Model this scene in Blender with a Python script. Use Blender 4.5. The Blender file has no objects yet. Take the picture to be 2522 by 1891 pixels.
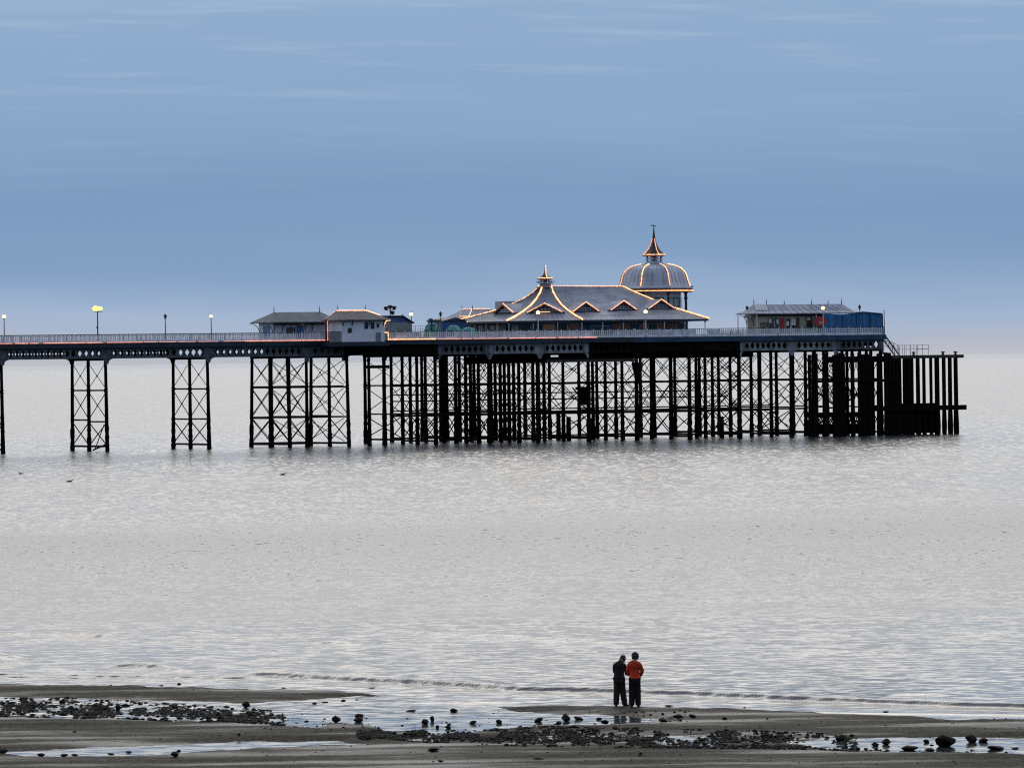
import bpy, math, random
import numpy as np
from mathutils import Vector, Matrix
R = math.radians
rnd = random.Random(7)
SC = bpy.context.scene
COL = SC.collection

# ------------------------------------------------------------------ camera
F = 14000.0            # focal length in photo pixels (photo 2522 x 1891)
CX, CY = 1261.0, 945.5
CAM = np.array([0.0, 0.0, 11.1])
pitch = math.atan(60.5 / F)
roll = 0.0127
f0 = np.array([0.0, math.cos(pitch), -math.sin(pitch)])
r0 = np.array([1.0, 0.0, 0.0])
u0 = np.cross(r0, f0)
cr = r0 * math.cos(roll) - u0 * math.sin(roll)
cu = u0 * math.cos(roll) + r0 * math.sin(roll)
cd = bpy.data.cameras.new("camera")
cam = bpy.data.objects.new("camera", cd)
COL.objects.link(cam)
cd.sensor_width = 36.0
cd.lens = 36.0 * F / 2522.0
cd.clip_start = 1.0
cd.clip_end = 90000.0
cam.matrix_world = Matrix(((cr[0], cu[0], -f0[0], CAM[0]), (cr[1], cu[1], -f0[1], CAM[1]),
                           (cr[2], cu[2], -f0[2], CAM[2]), (0, 0, 0, 1)))
SC.camera = cam


def ray(px, py):
    return f0 + cr * ((px - CX) / F) - cu * ((py - CY) / F)


def at_depth(px, py, Y):
    d = ray(px, py)
    return CAM + d * (Y / d[1])


def at_z(px, py, z):
    d = ray(px, py)
    return CAM + d * ((z - CAM[2]) / d[2])


# ------------------------------------------------------------------ world
W = bpy.data.worlds.new("World")
SC.world = W
W.use_nodes = True
nt = W.node_tree
nt.nodes.clear()


def N(nt, t, **kw):
    n = nt.nodes.new(t)
    for k, v in kw.items():
        if k.startswith("i_"):
            n.inputs[k[2:].replace("_", " ")].default_value = v
        else:
            setattr(n, k, v)
    return n


def srgb(r, g, b):
    f = lambda c: (c / 255 / 12.92) if c / 255 <= 0.04045 else ((c / 255 + 0.055) / 1.055) ** 2.4
    return (f(r), f(g), f(b), 1.0)


def mth(nt, op, a, b=None, clamp=False):
    n = nt.nodes.new("ShaderNodeMath")
    n.operation = op
    n.use_clamp = clamp
    for i, x in enumerate((a, b)):
        if x is None:
            continue
        if isinstance(x, (int, float)):
            n.inputs[i].default_value = x
        else:
            nt.links.new(x, n.inputs[i])
    return n.outputs[0]


def ramp(nt, fac, stops, mode="EASE"):
    n = nt.nodes.new("ShaderNodeValToRGB")
    n.color_ramp.interpolation = mode
    e = n.color_ramp.elements
    while len(e) < len(stops):
        e.new(0.5)
    for el, (p, c) in zip(e, stops):
        el.position = p
        el.color = c if len(c) == 4 else (*c, 1)
    nt.links.new(fac, n.inputs[0])
    return n.outputs[0]


def mixc(nt, fac, a, b, mode="MIX"):
    n = nt.nodes.new("ShaderNodeMix")
    n.data_type = "RGBA"
    n.blend_type = mode
    for s, x in ((0, fac), (6, a), (7, b)):
        if isinstance(x, (int, float)):
            n.inputs[s].default_value = x
        elif isinstance(x, tuple):
            n.inputs[s].default_value = x if len(x) == 4 else (*x, 1)
        else:
            nt.links.new(x, n.inputs[s])
    return n.outputs[2]


tc = N(nt, "ShaderNodeTexCoord")
sx = N(nt, "ShaderNodeSeparateXYZ")
nt.links.new(tc.outputs["Generated"], sx.inputs[0])
zc = mth(nt, "MAXIMUM", sx.outputs[2], 0.0)
fz = mth(nt, "SQRT", zc)


def world_noise(sxs, szs, detail, seed):
    cb = N(nt, "ShaderNodeCombineXYZ")
    nt.links.new(mth(nt, "MULTIPLY", sx.outputs[0], sxs), cb.inputs[0])
    nt.links.new(mth(nt, "MULTIPLY", mth(nt, "ADD", sx.outputs[2], mth(nt, "MULTIPLY", sx.outputs[0], 0.02)), szs), cb.inputs[1])
    cb.inputs[2].default_value = seed
    no = N(nt, "ShaderNodeTexNoise", i_Scale=1.0, i_Detail=detail, i_Roughness=0.55)
    nt.links.new(cb.outputs[0], no.inputs["Vector"])
    return no.outputs[0]


n1 = world_noise(9, 75, 3, 3.7)
n2 = world_noise(22, 420, 4, 9.1)
fz2 = mth(nt, "ADD", fz, mth(nt, "MULTIPLY", mth(nt, "MULTIPLY", mth(nt, "SUBTRACT", n1, 0.5), 0.13), mth(nt, "SUBTRACT", 1.0, mth(nt, "MULTIPLY", fz, 3.2), True)))
low = ramp(nt, fz2, [
    (0.0, srgb(184, 188, 198)), (0.045, srgb(172, 182, 200)), (0.09, srgb(150, 176, 208)), (0.13, srgb(119, 156, 197)),
    (0.165, srgb(107, 148, 190)), (0.2, srgb(121, 160, 200)), (0.235, srgb(130, 165, 204)), (0.252, srgb(134, 168, 205)), (0.264, srgb(176, 197, 222)), (0.28, (0.79, 0.79, 0.785)),
    (0.36, (1.14, 1.135, 1.11)), (0.46, (1.60, 1.60, 1.58)), (0.56, (1.78, 1.79, 1.81)), (0.72, (1.15, 1.2, 1.3)), (1.0, (0.36, 0.46, 0.64))], "LINEAR")
# thin pale streaks of high cloud
streak = mth(nt, "MULTIPLY", mth(nt, "SUBTRACT", n2, 0.52, True), 3.0, True)
hi = mth(nt, "MULTIPLY", streak, mth(nt, "MULTIPLY", mth(nt, "SUBTRACT", fz, 0.17, True), 9.0, True))
skyc = mixc(nt, hi, low, srgb(176, 194, 216))
# the light comes from the west-facing side behind the pier; behind the camera the sky is duller
dirf = mth(nt, "ADD", mth(nt, "MULTIPLY", mth(nt, "ADD", sx.outputs[1], 1.0, True), 1.0), 0.0)
back = mth(nt, "ADD", mth(nt, "MULTIPLY", sx.outputs[1], 1.5), 0.6, True)
skyc = mixc(nt, 1.0, skyc, mixc(nt, back, (0.26, 0.33, 0.45, 1), (1, 1, 1, 1)), "MULTIPLY")
nis = N(nt, "ShaderNodeTexSky", sky_type="NISHITA", sun_disc=False, sun_elevation=R(24), sun_rotation=R(0))
nish = mixc(nt, 1.0, nis.outputs[0], (0.06, 0.06, 0.06, 1), "MULTIPLY")
fin = mixc(nt, 0.97, nish, skyc)
bg = N(nt, "ShaderNodeBackground", i_Strength=1.0)
nt.links.new(fin, bg.inputs[0])
wo = N(nt, "ShaderNodeOutputWorld")
nt.links.new(bg.outputs[0], wo.inputs[0])

sun_d = bpy.data.lights.new("sun", "SUN")
sun_d.energy = 0.12
sun_d.angle = R(25)
sun_d.color = (1.0, 0.86, 0.72)
sun = bpy.data.objects.new("sun", sun_d)
COL.objects.link(sun)
sun.rotation_euler = (R(-66), 0, 0)   # low, behind the pier

vs = SC.view_settings
vs.view_transform = "Standard"
vs.look = "None"
vs.exposure = 0.0
vs.gamma = 1.0
vs.use_curve_mapping = False
try:
    SC.cycles.use_denoising = False
    SC.cycles.filter_width = 1.15
    SC.cycles.max_bounces = 6
    SC.cycles.glossy_bounces = 3
    SC.cycles.diffuse_bounces = 2
    SC.cycles.sample_clamp_indirect = 3.0
    SC.cycles.caustics_reflective = False
except Exception:
    pass


# ------------------------------------------------------------------ materials
def mat(name, col, rough=0.6, var=0.25, scale=3.0, metal=0.0, bump=0.0, spec=0.5, stretch=(1, 1, 1), alt=None, emit=None, es=0.0):
    m = bpy.data.materials.new(name)
    m.use_nodes = True
    t = m.node_tree
    b = t.nodes["Principled BSDF"]
    b.inputs["Roughness"].default_value = rough
    b.inputs["Metallic"].default_value = metal
    b.inputs["Specular IOR Level"].default_value = spec
    c = N(t, "ShaderNodeTexCoord")
    mp = N(t, "ShaderNodeMapping")
    mp.inputs["Scale"].default_value = stretch
    t.links.new(c.outputs["Object"], mp.inputs[0])
    no = N(t, "ShaderNodeTexNoise", i_Scale=scale, i_Detail=5.0, i_Roughness=0.6)
    t.links.new(mp.outputs[0], no.inputs["Vector"])
    a = tuple(min(1, x * (1 - var)) for x in col)
    bb = alt if alt else tuple(min(1, x * (1 + var)) for x in col)
    t.links.new(ramp(t, no.outputs[0], [(0.35, (*a, 1)), (0.65, (*bb, 1))], "LINEAR"), b.inputs["Base Color"])
    if bump:
        bn = N(t, "ShaderNodeBump", i_Strength=bump, i_Distance=0.05)
        t.links.new(no.outputs[0], bn.inputs["Height"])
        t.links.new(bn.outputs[0], b.inputs["Normal"])
    if emit:
        b.inputs["Emission Color"].default_value = (*emit, 1)
        b.inputs["Emission Strength"].default_value = es
    return m


M = {}
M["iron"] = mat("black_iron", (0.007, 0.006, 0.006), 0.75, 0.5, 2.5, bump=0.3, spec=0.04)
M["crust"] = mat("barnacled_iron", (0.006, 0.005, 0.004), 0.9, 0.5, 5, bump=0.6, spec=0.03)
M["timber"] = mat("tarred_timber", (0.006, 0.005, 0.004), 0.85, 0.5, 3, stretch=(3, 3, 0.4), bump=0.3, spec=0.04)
M["beam"] = mat("weathered_beam", (0.045, 0.04, 0.032), 0.85, 0.4, 2, spec=0.2)
M["girder"] = mat("painted_girder", (0.07, 0.085, 0.10), 0.6, 0.45, 0.9, spec=0.3)
M["girderg"] = mat("grey_girder", (0.19, 0.21, 0.22), 0.6, 0.45, 0.9, spec=0.3)
M["fascia"] = mat("blue_fascia", (0.014, 0.055, 0.105), 0.5, 0.35, 1.0, spec=0.3)
M["fasciad"] = mat("dark_fascia", (0.012, 0.026, 0.045), 0.5, 0.4, 1.0, spec=0.3)
M["deck"] = mat("deck_boards", (0.10, 0.09, 0.075), 0.8, 0.3, 1.0, stretch=(1, 8, 1))
M["rail"] = mat("pale_railing_paint", (0.72, 0.73, 0.76), 0.5, 0.25, 1.3, spec=0.3)
M["raild"] = mat("dark_handrail", (0.03, 0.045, 0.06), 0.4, 0.3, 1.0)
M["roof"] = mat("lead_roof", (0.29, 0.30, 0.345), 0.5, 0.3, 0.5, stretch=(1.2, 1.2, 0.5), spec=0.4)
M["slate"] = mat("green_grey_slate", (0.10, 0.12, 0.125), 0.6, 0.35, 1.6, spec=0.35)
M["warmslate"] = mat("warm_slate", (0.16, 0.135, 0.13), 0.6, 0.35, 1.6, spec=0.35)
M["whiter"] = mat("bright_white_wall", (0.66, 0.69, 0.76), 0.7, 0.10, 0.8)
M["seam"] = mat("roof_seam", (0.17, 0.18, 0.20), 0.5, 0.2, 1)
M["skylight"] = mat("ribbed_skylight", (0.62, 0.62, 0.62), 0.25, 0.12, 2)
M["white"] = mat("white_wall", (0.50, 0.55, 0.63), 0.7, 0.12, 0.8)
M["cream"] = mat("cream_wall", (0.40, 0.38, 0.29), 0.7, 0.2, 1.0)
M["grey"] = mat("grey_panel", (0.20, 0.22, 0.23), 0.7, 0.25, 1.0)
M["blue"] = mat("blue_paint", (0.015, 0.085, 0.24), 0.5, 0.3, 1.2)
M["canvas"] = mat("blue_canvas", (0.006, 0.10, 0.25), 0.75, 0.25, 0.7, bump=0.3)
M["trim"] = mat("dark_trim", (0.02, 0.03, 0.035), 0.5, 0.3, 2)
M["glass"] = mat("dark_glass", (0.02, 0.025, 0.03), 0.08, 0.2, 1)
M["paleglass"] = mat("pale_glass", (0.25, 0.33, 0.35), 0.15, 0.15, 1)
M["warm"] = mat("lit_window", (0.05, 0.02, 0.01), 0.2, 0.3, 1, emit=(1.0, 0.30, 0.08), es=0.010)
M["warm2"] = mat("lit_pane", (0.05, 0.03, 0.01), 0.2, 0.3, 1, emit=(1.0, 0.6, 0.25), es=0.03)
M["red"] = mat("red_board", (0.33, 0.025, 0.02), 0.6, 0.3, 1.5)
M["brown"] = mat("brown_board", (0.07, 0.035, 0.025), 0.6, 0.3, 1.5)
M["poster"] = mat("white_poster", (0.7, 0.72, 0.72), 0.6, 0.2, 4)
M["green"] = mat("green_cover", (0.07, 0.26, 0.24), 0.6, 0.3, 1.2, bump=0.2)
M["spire"] = mat("rusty_spire_roof", (0.05, 0.032, 0.028), 0.5, 0.3, 2)
M["pole"] = mat("lamp_post_dark", (0.03, 0.04, 0.045), 0.5, 0.3, 3)
M["polew"] = mat("lamp_post_white", (0.55, 0.56, 0.58), 0.5, 0.15, 3)
M["bulb"] = mat("warm_bulb", (0.9, 0.6, 0.4), 0.4, 0.05, 1, emit=(1.0, 0.50, 0.21), es=2.0)
M["bulbd"] = mat("dim_bulb", (0.9, 0.6, 0.4), 0.4, 0.05, 1, emit=(1.0, 0.47, 0.28), es=1.45)
M["bulbp"] = mat("pink_bulb", (0.9, 0.4, 0.35), 0.4, 0.05, 1, emit=(1.0, 0.42, 0.33), es=1.15)
M["batten"] = mat("orange_halo_strip", (0.50, 0.19, 0.08), 0.6, 0.2, 2)  # strip added under the bulbs; its orange imitates their glow halo
M["domelead"] = mat("silver_dome_lead", (0.46, 0.49, 0.55), 0.45, 0.22, 0.7, stretch=(1, 1, .4), spec=0.4)
M["globe"] = mat("lit_globe", (0.9, 0.8, 0.6), 0.4, 0.05, 1, emit=(1.0, 0.72, 0.27), es=2.4)
M["globey"] = mat("yellow_globe", (0.9, 0.8, 0.3), 0.4, 0.05, 1, emit=(1.0, 0.90, 0.16), es=1.5)
M["lantern"] = mat("unlit_lantern", (0.04, 0.045, 0.05), 0.3, 0.2, 3)
M["rock"] = mat("weedy_stone", (0.012, 0.010, 0.007), 0.7, 0.6, 9, bump=0.5, spec=0.1)
M["redjacket"] = mat("orange_jacket", (0.50, 0.040, 0.011), 0.7, 0.35, 6, bump=0.5, spec=0.2)
M["darkjacket"] = mat("dark_jacket", (0.016, 0.010, 0.009), 0.8, 0.3, 6, bump=0.15, spec=0.2)
M["browntrousers"] = mat("brown_trousers", (0.035, 0.022, 0.013), 0.8, 0.3, 6, spec=0.2)
M["blacktrousers"] = mat("black_trousers", (0.010, 0.010, 0.012), 0.8, 0.3, 6, spec=0.2)
M["skin"] = mat("skin", (0.42, 0.24, 0.17), 0.6, 0.08, 12)
M["hair"] = mat("dark_hair", (0.02, 0.013, 0.010), 0.7, 0.4, 25, bump=0.6)
M["shoe"] = mat("shoe", (0.015, 0.012, 0.012), 0.6, 0.3, 5)
M["gull"] = mat("gull_feathers", (0.08, 0.08, 0.085), 0.7, 0.4, 10)


# ------------------------------------------------------------------ tagging
def tag(o, label=None, cat=None, group=None, kind=None):
    if label: o["label"] = label
    if cat: o["category"] = cat
    if group: o["group"] = group
    if kind: o["kind"] = kind
    return o


def empty(name, loc, rz=0.0, label=None, cat=None, group=None):
    o = bpy.data.objects.new(name, None)
    COL.objects.link(o)
    o.location = loc
    o.rotation_euler = (0, 0, rz)
    o.empty_display_size = 0.3
    return tag(o, label, cat, group)


def kids(o):
    return [c for c in bpy.data.objects if c.parent == o]


def copy_tree(o, parent=None, cache={}):
    c = o.copy()
    COL.objects.link(c)
    c.parent = parent
    for ch in kids(o):
        copy_tree(ch, c)
    return c


class MB:
    def __init__(s):
        s.v = []; s.f = []; s.m = []; s.cur = 0; s.sm = []

    def add(s, vs, fs, smooth=False):
        n = len(s.v)
        s.v.extend(tuple(map(float, p)) for p in vs)
        for f in fs:
            s.f.append(tuple(n + i for i in f)); s.m.append(s.cur); s.sm.append(smooth)

    def box(s, a, b):
        x0, y0, z0 = a; x1, y1, z1 = b
        s.add([(x0, y0, z0), (x1, y0, z0), (x1, y1, z0), (x0, y1, z0), (x0, y0, z1), (x1, y0, z1), (x1, y1, z1), (x0, y1, z1)],
              [(0, 3, 2, 1), (4, 5, 6, 7), (0, 1, 5, 4), (1, 2, 6, 5), (2, 3, 7, 6), (3, 0, 4, 7)])
        return s

    def bar(s, p, q, r, n=6, r2=None):
        p = np.array(p, float); q = np.array(q, float)
        d = q - p
        L = np.linalg.norm(d)
        if L < 1e-6: return s
        d /= L
        a = np.cross(d, (0, 0, 1)) if abs(d[2]) < 0.9 else np.cross(d, (1, 0, 0))
        a /= np.linalg.norm(a); b = np.cross(d, a)
        r2 = r if r2 is None else r2
        vs = []
        for c, rr in ((p, r), (q, r2)):
            for i in range(n):
                t = 2 * math.pi * i / n + math.pi / n
                vs.append(c + (a * math.cos(t) + b * math.sin(t)) * rr)
        fs = [(i, (i + 1) % n, n + (i + 1) % n, n + i) for i in range(n)] + [tuple(range(n - 1, -1, -1)), tuple(range(n, 2 * n))]
        s.add(vs, fs, n > 6)
        return s

    def lathe(s, c, prof, n=12, smooth=True, jit=0.0, rot=0.0, sq=1.0):
        cx, cy, cz = c
        vs = []; fs = []
        for (r, z) in prof:
            for i in range(n):
                t = 2 * math.pi * i / n + rot
                rr = r * (1 + (rnd.uniform(-jit, jit) if jit else 0))
                vs.append((cx + rr * math.cos(t), cy + rr * math.sin(t) * sq, cz + z))
        for k in range(len(prof) - 1):
            for i in range(n):
                j = (i + 1) % n
                fs.append((k * n + i, k * n + j, (k + 1) * n + j, (k + 1) * n + i))
        fs.append(tuple(range(n - 1, -1, -1)))
        fs.append(tuple(range((len(prof) - 1) * n, len(prof) * n)))
        s.add(vs, fs, smooth)
        return s

    def ball(s, c, r, n=10, m=6, sq=(1, 1, 1), jit=0.0):
        prof = [(max(0.01 * r, r * math.sin(math.pi * k / m)), -r * math.cos(math.pi * k / m) * sq[2]) for k in range(m + 1)]
        s.lathe(c, prof, n, True, jit)
        return s

    def poly(s, pts):
        s.add(pts, [tuple(range(len(pts)))])
        return s

    def prism(s, pts, d):
        n = len(pts)
        q = [(p[0] + d[0], p[1] + d[1], p[2] + d[2]) for p in pts]
        s.add(list(pts) + q, [tuple(range(n - 1, -1, -1)), tuple(range(n, 2 * n))] + [(i, (i + 1) % n, n + (i + 1) % n, n + i) for i in range(n)])
        return s

    def tube(s, path, r, n=6):
        for a, b in zip(path[:-1], path[1:]):
            s.bar(a, b, r, n)
        return s

    def beads(s, path, r=0.1, step=0.32, cable=0.03):
        carry = 0.0
        for a, b in zip(path[:-1], path[1:]):
            a = np.array(a, float); b = np.array(b, float)
            L = np.linalg.norm(b - a)
            s.bar(a, b, cable, 4)
            t = carry
            while t < L:
                p = a + (b - a) * t / L
                rr = r * rnd.uniform(0.8, 1.15)
                s.add([(p[0] + rr, p[1], p[2]), (p[0] - rr, p[1], p[2]), (p[0], p[1] + rr, p[2]), (p[0], p[1] - rr, p[2]), (p[0], p[1], p[2] + rr), (p[0], p[1], p[2] - rr)],
                      [(0, 2, 4), (2, 1, 4), (1, 3, 4), (3, 0, 4), (2, 0, 5), (1, 2, 5), (3, 1, 5), (0, 3, 5)])
                t += step
            carry = t - L
        return s

    def build(s, name, mats, parent=None, base=(0, 0, 0), loc=None, rz=None):
        me = bpy.data.meshes.new(name)
        b = base
        me.from_pydata([(x - b[0], y - b[1], z - b[2]) for x, y, z in s.v], [], s.f)
        if not isinstance(mats, (list, tuple)): mats = [mats]
        for m_ in mats: me.materials.append(m_)
        me.polygons.foreach_set("material_index", s.m)
        me.polygons.foreach_set("use_smooth", s.sm)
        me.update()
        o = bpy.data.objects.new(name, me)
        COL.objects.link(o)
        if parent is not None: o.parent = parent
        if loc is not None: o.location = loc
        if rz is not None: o.rotation_euler = (0, 0, rz)
        return o


# ------------------------------------------------------------------ ground and sea
def interp(xs, ys, x):
    return np.interp(x, xs, ys)


def vnoise(x, y, seed=0):
    """smooth value noise on arrays"""
    rs = np.random.RandomState(seed)
    T = rs.rand(256, 256)
    xi = np.floor(x).astype(int); yi = np.floor(y).astype(int)
    fx = x - xi; fy = y - yi
    fx = fx * fx * (3 - 2 * fx); fy = fy * fy * (3 - 2 * fy)
    g = lambda a, b: T[a % 256, b % 256]
    return (g(xi, yi) * (1 - fx) + g(xi + 1, yi) * fx) * (1 - fy) + (g(xi, yi + 1) * (1 - fx) + g(xi + 1, yi + 1) * fx) * fy


def proj(X, Y, Z=0.0):
    dx = X - CAM[0]; dy = Y - CAM[1]; dz = Z - CAM[2]
    xx = dx * cr[0] + dy * cr[1] + dz * cr[2]
    yy = dx * cu[0] + dy * cu[1] + dz * cu[2]
    zz = np.maximum(dx * f0[0] + dy * f0[1] + dz * f0[2], 1.0)
    return CX + F * xx / zz, CY - F * yy / zz


KX = [0, 300, 640, 800, 967, 1213, 1280, 1500, 1640, 1700, 1900, 2200, 2522]
YA = [1683, 1688, 1696, 1701, 1711, 1741, 1737, 1737, 1740, 1741, 1750, 1763, 1778]
YB = [1716, 1722, 1731, 1722, 1709, 1739, 1753, 1761, 1771, 1800, 1800, 1800, 1800]
YC = [1764, 1770, 1781, 1792, 1800, 1797, 1786, 1785, 1775, 1770, 1770, 1770, 1770]
DX = [0, 60, 100, 400, 640, 900, 960, 1100, 1900, 2050, 2300, 2522]
YD = [1850, 1849, 1847, 1832, 1824, 1827, 1845, 1845, 1826, 1817, 1815, 1819]
YE = [1851, 1862, 1863, 1858, 1841, 1831, 1826, 1830, 1818, 1850, 1851, 1854]


def beach_z(X, Y):
    px, py = proj(X, Y)
    wob = (vnoise(X * 0.9, Y * 0.35, 1) - 0.5) * 6 + (vnoise(X * 2.7, Y * 0.9, 2) - 0.5) * 3
    py = py + wob
    ya = interp(KX, YA, px); yb = interp(KX, YB, px); yc = interp(KX, YC, px)
    yd = interp(DX, YD, px); ye = interp(DX, YE, px)
    f = np.maximum.reduce([np.minimum(py - ya, yb - py), np.minimum(py - yc, yd - py), py - ye])
    # puddles among the stones of the long dark band
    band = np.clip(1 - np.abs(py - interp([900, 1280, 1900, 2100], [1812, 1818, 1828, 1832], px)) / 22, 0, 1) * ((px > 900) & (px < 2100))
    pud = vnoise(X * 1.3, Y * 0.45, 5)
    f = np.where(band > 0, np.minimum(f, 8) - band * np.clip((pud - 0.52) * 90, 0, 22), f)
    bandl = np.clip(1 - np.abs(py - interp([0, 640, 1000], [1742, 1760, 1785], px)) / 26, 0, 1) * (px < 1000)
    pud2 = vnoise(X * 1.1 + 9, Y * 0.35, 6)
    f = f + bandl * np.clip((pud2 - 0.62) * 80, 0, 30) * 0.7
    z = np.where(f > 0, np.minimum(f * 0.010, 0.085), np.maximum(f * 0.010, -0.35))
    z = z + (vnoise(X * 4, Y * 1.6, 3) - 0.5) * 0.014 + (vnoise(X * 11, Y * 5, 4) - 0.5) * 0.008
    # seabed falls away offshore, beach climbs behind the frame
    z = z - np.clip((Y - 230) * 0.02, 0, 6) + np.clip((140 - Y) * 0.012, 0, 1.5)
    return z


def axis(lo, hi, step, outs):
    a = list(np.arange(lo, hi, step)) + [hi]
    return sorted(set([round(float(q), 4) for q in a + outs]))


def sheet(name, xs, ys, zf, material, kind="structure"):
    X, Y = np.meshgrid(np.array(xs), np.array(ys))
    Z = zf(X, Y)
    nx, ny = len(xs), len(ys)
    co = np.stack([X.ravel(), Y.ravel(), Z.ravel()], 1).astype(np.float32)
    i = np.arange((ny - 1) * (nx - 1))
    r_ = i // (nx - 1); c_ = i % (nx - 1)
    a = r_ * nx + c_
    quads = np.stack([a, a + 1, a + 1 + nx, a + nx], 1).astype(np.int32)
    me = bpy.data.meshes.new(name)
    me.vertices.add(len(co)); me.vertices.foreach_set("co", co.ravel())
    me.loops.add(quads.size); me.loops.foreach_set("vertex_index", quads.ravel())
    me.polygons.add(len(quads)); me.polygons.foreach_set("loop_start", np.arange(0, quads.size, 4, dtype=np.int32))
    me.polygons.foreach_set("use_smooth", np.ones(len(quads), bool))
    me.update(calc_edges=True)
    me.materials.append(material)
    o = bpy.data.objects.new(name, me)
    COL.objects.link(o)
    return tag(o, kind=kind)


# sand
m = bpy.data.materials.new("wet_sand")
m.use_nodes = True
t = m.node_tree
b = t.nodes["Principled BSDF"]
c = N(t, "ShaderNodeTexCoord")
mp = N(t, "ShaderNodeMapping"); mp.inputs["Scale"].default_value = (1, 0.45, 1)
t.links.new(c.outputs["Object"], mp.inputs[0])
mp2 = N(t, "ShaderNodeMapping"); mp2.inputs["Scale"].default_value = (0.10, 0.42, 1)
t.links.new(c.outputs["Object"], mp2.inputs[0])
nA = N(t, "ShaderNodeTexNoise", i_Scale=1.0, i_Detail=5.0, i_Roughness=0.6); t.links.new(mp2.outputs[0], nA.inputs["Vector"])
nB = N(t, "ShaderNodeTexNoise", i_Scale=7.0, i_Detail=6.0, i_Roughness=0.7); t.links.new(mp.outputs[0], nB.inputs["Vector"])
nC = N(t, "ShaderNodeTexVoronoi", i_Scale=16.0); t.links.new(mp.outputs[0], nC.inputs["Vector"])
colr = ramp(t, nB.outputs[0], [(0.3, (0.012, 0.009, 0.004)), (0.5, (0.026, 0.020, 0.009)), (0.68, (0.10, 0.088, 0.062))], "LINEAR")
t.links.new(colr, b.inputs["Base Color"])
rg = mth(t, "ADD", mth(t, "MULTIPLY", nA.outputs[0], 0.9), 0.10)
t.links.new(rg, b.inputs["Roughness"])
t.links.new(ramp(t, nA.outputs[0], [(0.36, (0.16, 0.16, 0.16)), (0.5, (0.02, 0.02, 0.02))]), b.inputs["Specular IOR Level"])
bn = N(t, "ShaderNodeBump", i_Strength=1.0, i_Distance=0.05)
t.links.new(mth(t, "ADD", nB.outputs[0], mth(t, "MULTIPLY", nC.outputs[0], 0.35)), bn.inputs["Height"])
t.links.new(bn.outputs[0], b.inputs["Normal"])
M["sand"] = m
xs = axis(-24, 24, 0.11, [-400, -200, -100, -60, -40, -30, 30, 40, 60, 100, 200, 400])
ys = axis(145, 200, 0.16, [-400, -200, -80, 0, 60, 100, 130, 138, 205, 215, 230, 260, 320, 450, 700])
sheet("beach_ground", xs, ys, beach_z, M["sand"])

# sea
m = bpy.data.materials.new("sea_water")
m.use_nodes = True
t = m.node_tree
b = t.nodes["Principled BSDF"]
b.inputs["Base Color"].default_value = (0.035, 0.042, 0.045, 1)
b.inputs["IOR"].default_value = 1.34
c = N(t, "ShaderNodeTexCoord")
sp = N(t, "ShaderNodeSeparateXYZ"); t.links.new(c.outputs["Object"], sp.inputs[0])


def wnoise(sxv, syv, detail, rough=0.6, off=0.0):
    mp = N(t, "ShaderNodeMapping"); mp.inputs["Scale"].default_value = (sxv, syv, 1); mp.inputs["Location"].default_value = (off, off * 1.7, 0)
    mp.inputs["Rotation"].default_value = (0, 0, R(-4))
    t.links.new(c.outputs["Object"], mp.inputs[0])
    n = N(t, "ShaderNodeTexNoise", i_Scale=1.0, i_Detail=detail, i_Roughness=rough)
    t.links.new(mp.outputs[0], n.inputs["Vector"])
    return n.outputs[0]


def wvec(sxv, syv, detail, rough, off):
    mp = N(t, "ShaderNodeMapping"); mp.inputs["Scale"].default_value = (sxv, syv, 1); mp.inputs["Location"].default_value = (off, off * 1.7, 0)
    mp.inputs["Rotation"].default_value = (0, 0, R(-4))
    t.links.new(c.outputs["Object"], mp.inputs[0])
    n = N(t, "ShaderNodeTexNoise", i_Scale=1.0, i_Detail=detail, i_Roughness=rough)
    t.links.new(mp.outputs[0], n.inputs["Vector"])
    v = N(t, "ShaderNodeVectorMath", operation="SUBTRACT"); v.inputs[1].default_value = (0.5, 0.5, 0.5)
    t.links.new(n.outputs["Color"], v.inputs[0])
    return v.outputs[0]


def vscale(v, k):
    n = N(t, "ShaderNodeVectorMath", operation="SCALE")
    t.links.new(v, n.inputs[0])
    if isinstance(k, (int, float)): n.inputs[3].default_value = k
    else: t.links.new(k, n.inputs[3])
    return n.outputs[0]


def vadd(a, b_):
    n = N(t, "ShaderNodeVectorMath", operation="ADD")
    t.links.new(a, n.inputs[0]); t.links.new(b_, n.inputs[1])
    return n.outputs[0]


ra = wvec(1.3, 2.8, 3, 0.6, 0)
rb = wvec(2.1, 0.75, 4, 0.68, 5)
rc = wvec(1.5, 0.42, 4, 0.65, 9)
near_ = mth(t, "MULTIPLY", mth(t, "SUBTRACT", sp.outputs[1], 195.0), 1 / 110.0, True)
far_ = mth(t, "MULTIPLY", mth(t, "SUBTRACT", sp.outputs[1], 420.0), 1 / 200.0, True)
r1 = vadd(vadd(vscale(ra, mth(t, "SUBTRACT", 1.0, near_)), vscale(rb, mth(t, "MULTIPLY", near_, mth(t, "SUBTRACT", 1.0, far_)))), vscale(rc, far_))
r2 = wvec(0.30, 0.085, 3, 0.6, 7)
w3 = wnoise(0.008, 0.03, 3, 0.55, 3)          # wind patches and slicks
yy_ = mth(t, "SUBTRACT", sp.outputs[1], mth(t, "MULTIPLY", sp.outputs[0], 0.46))
yy_ = mth(t, "ADD", yy_, mth(t, "MULTIPLY", mth(t, "SUBTRACT", w3, 0.5), 150.0))
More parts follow.
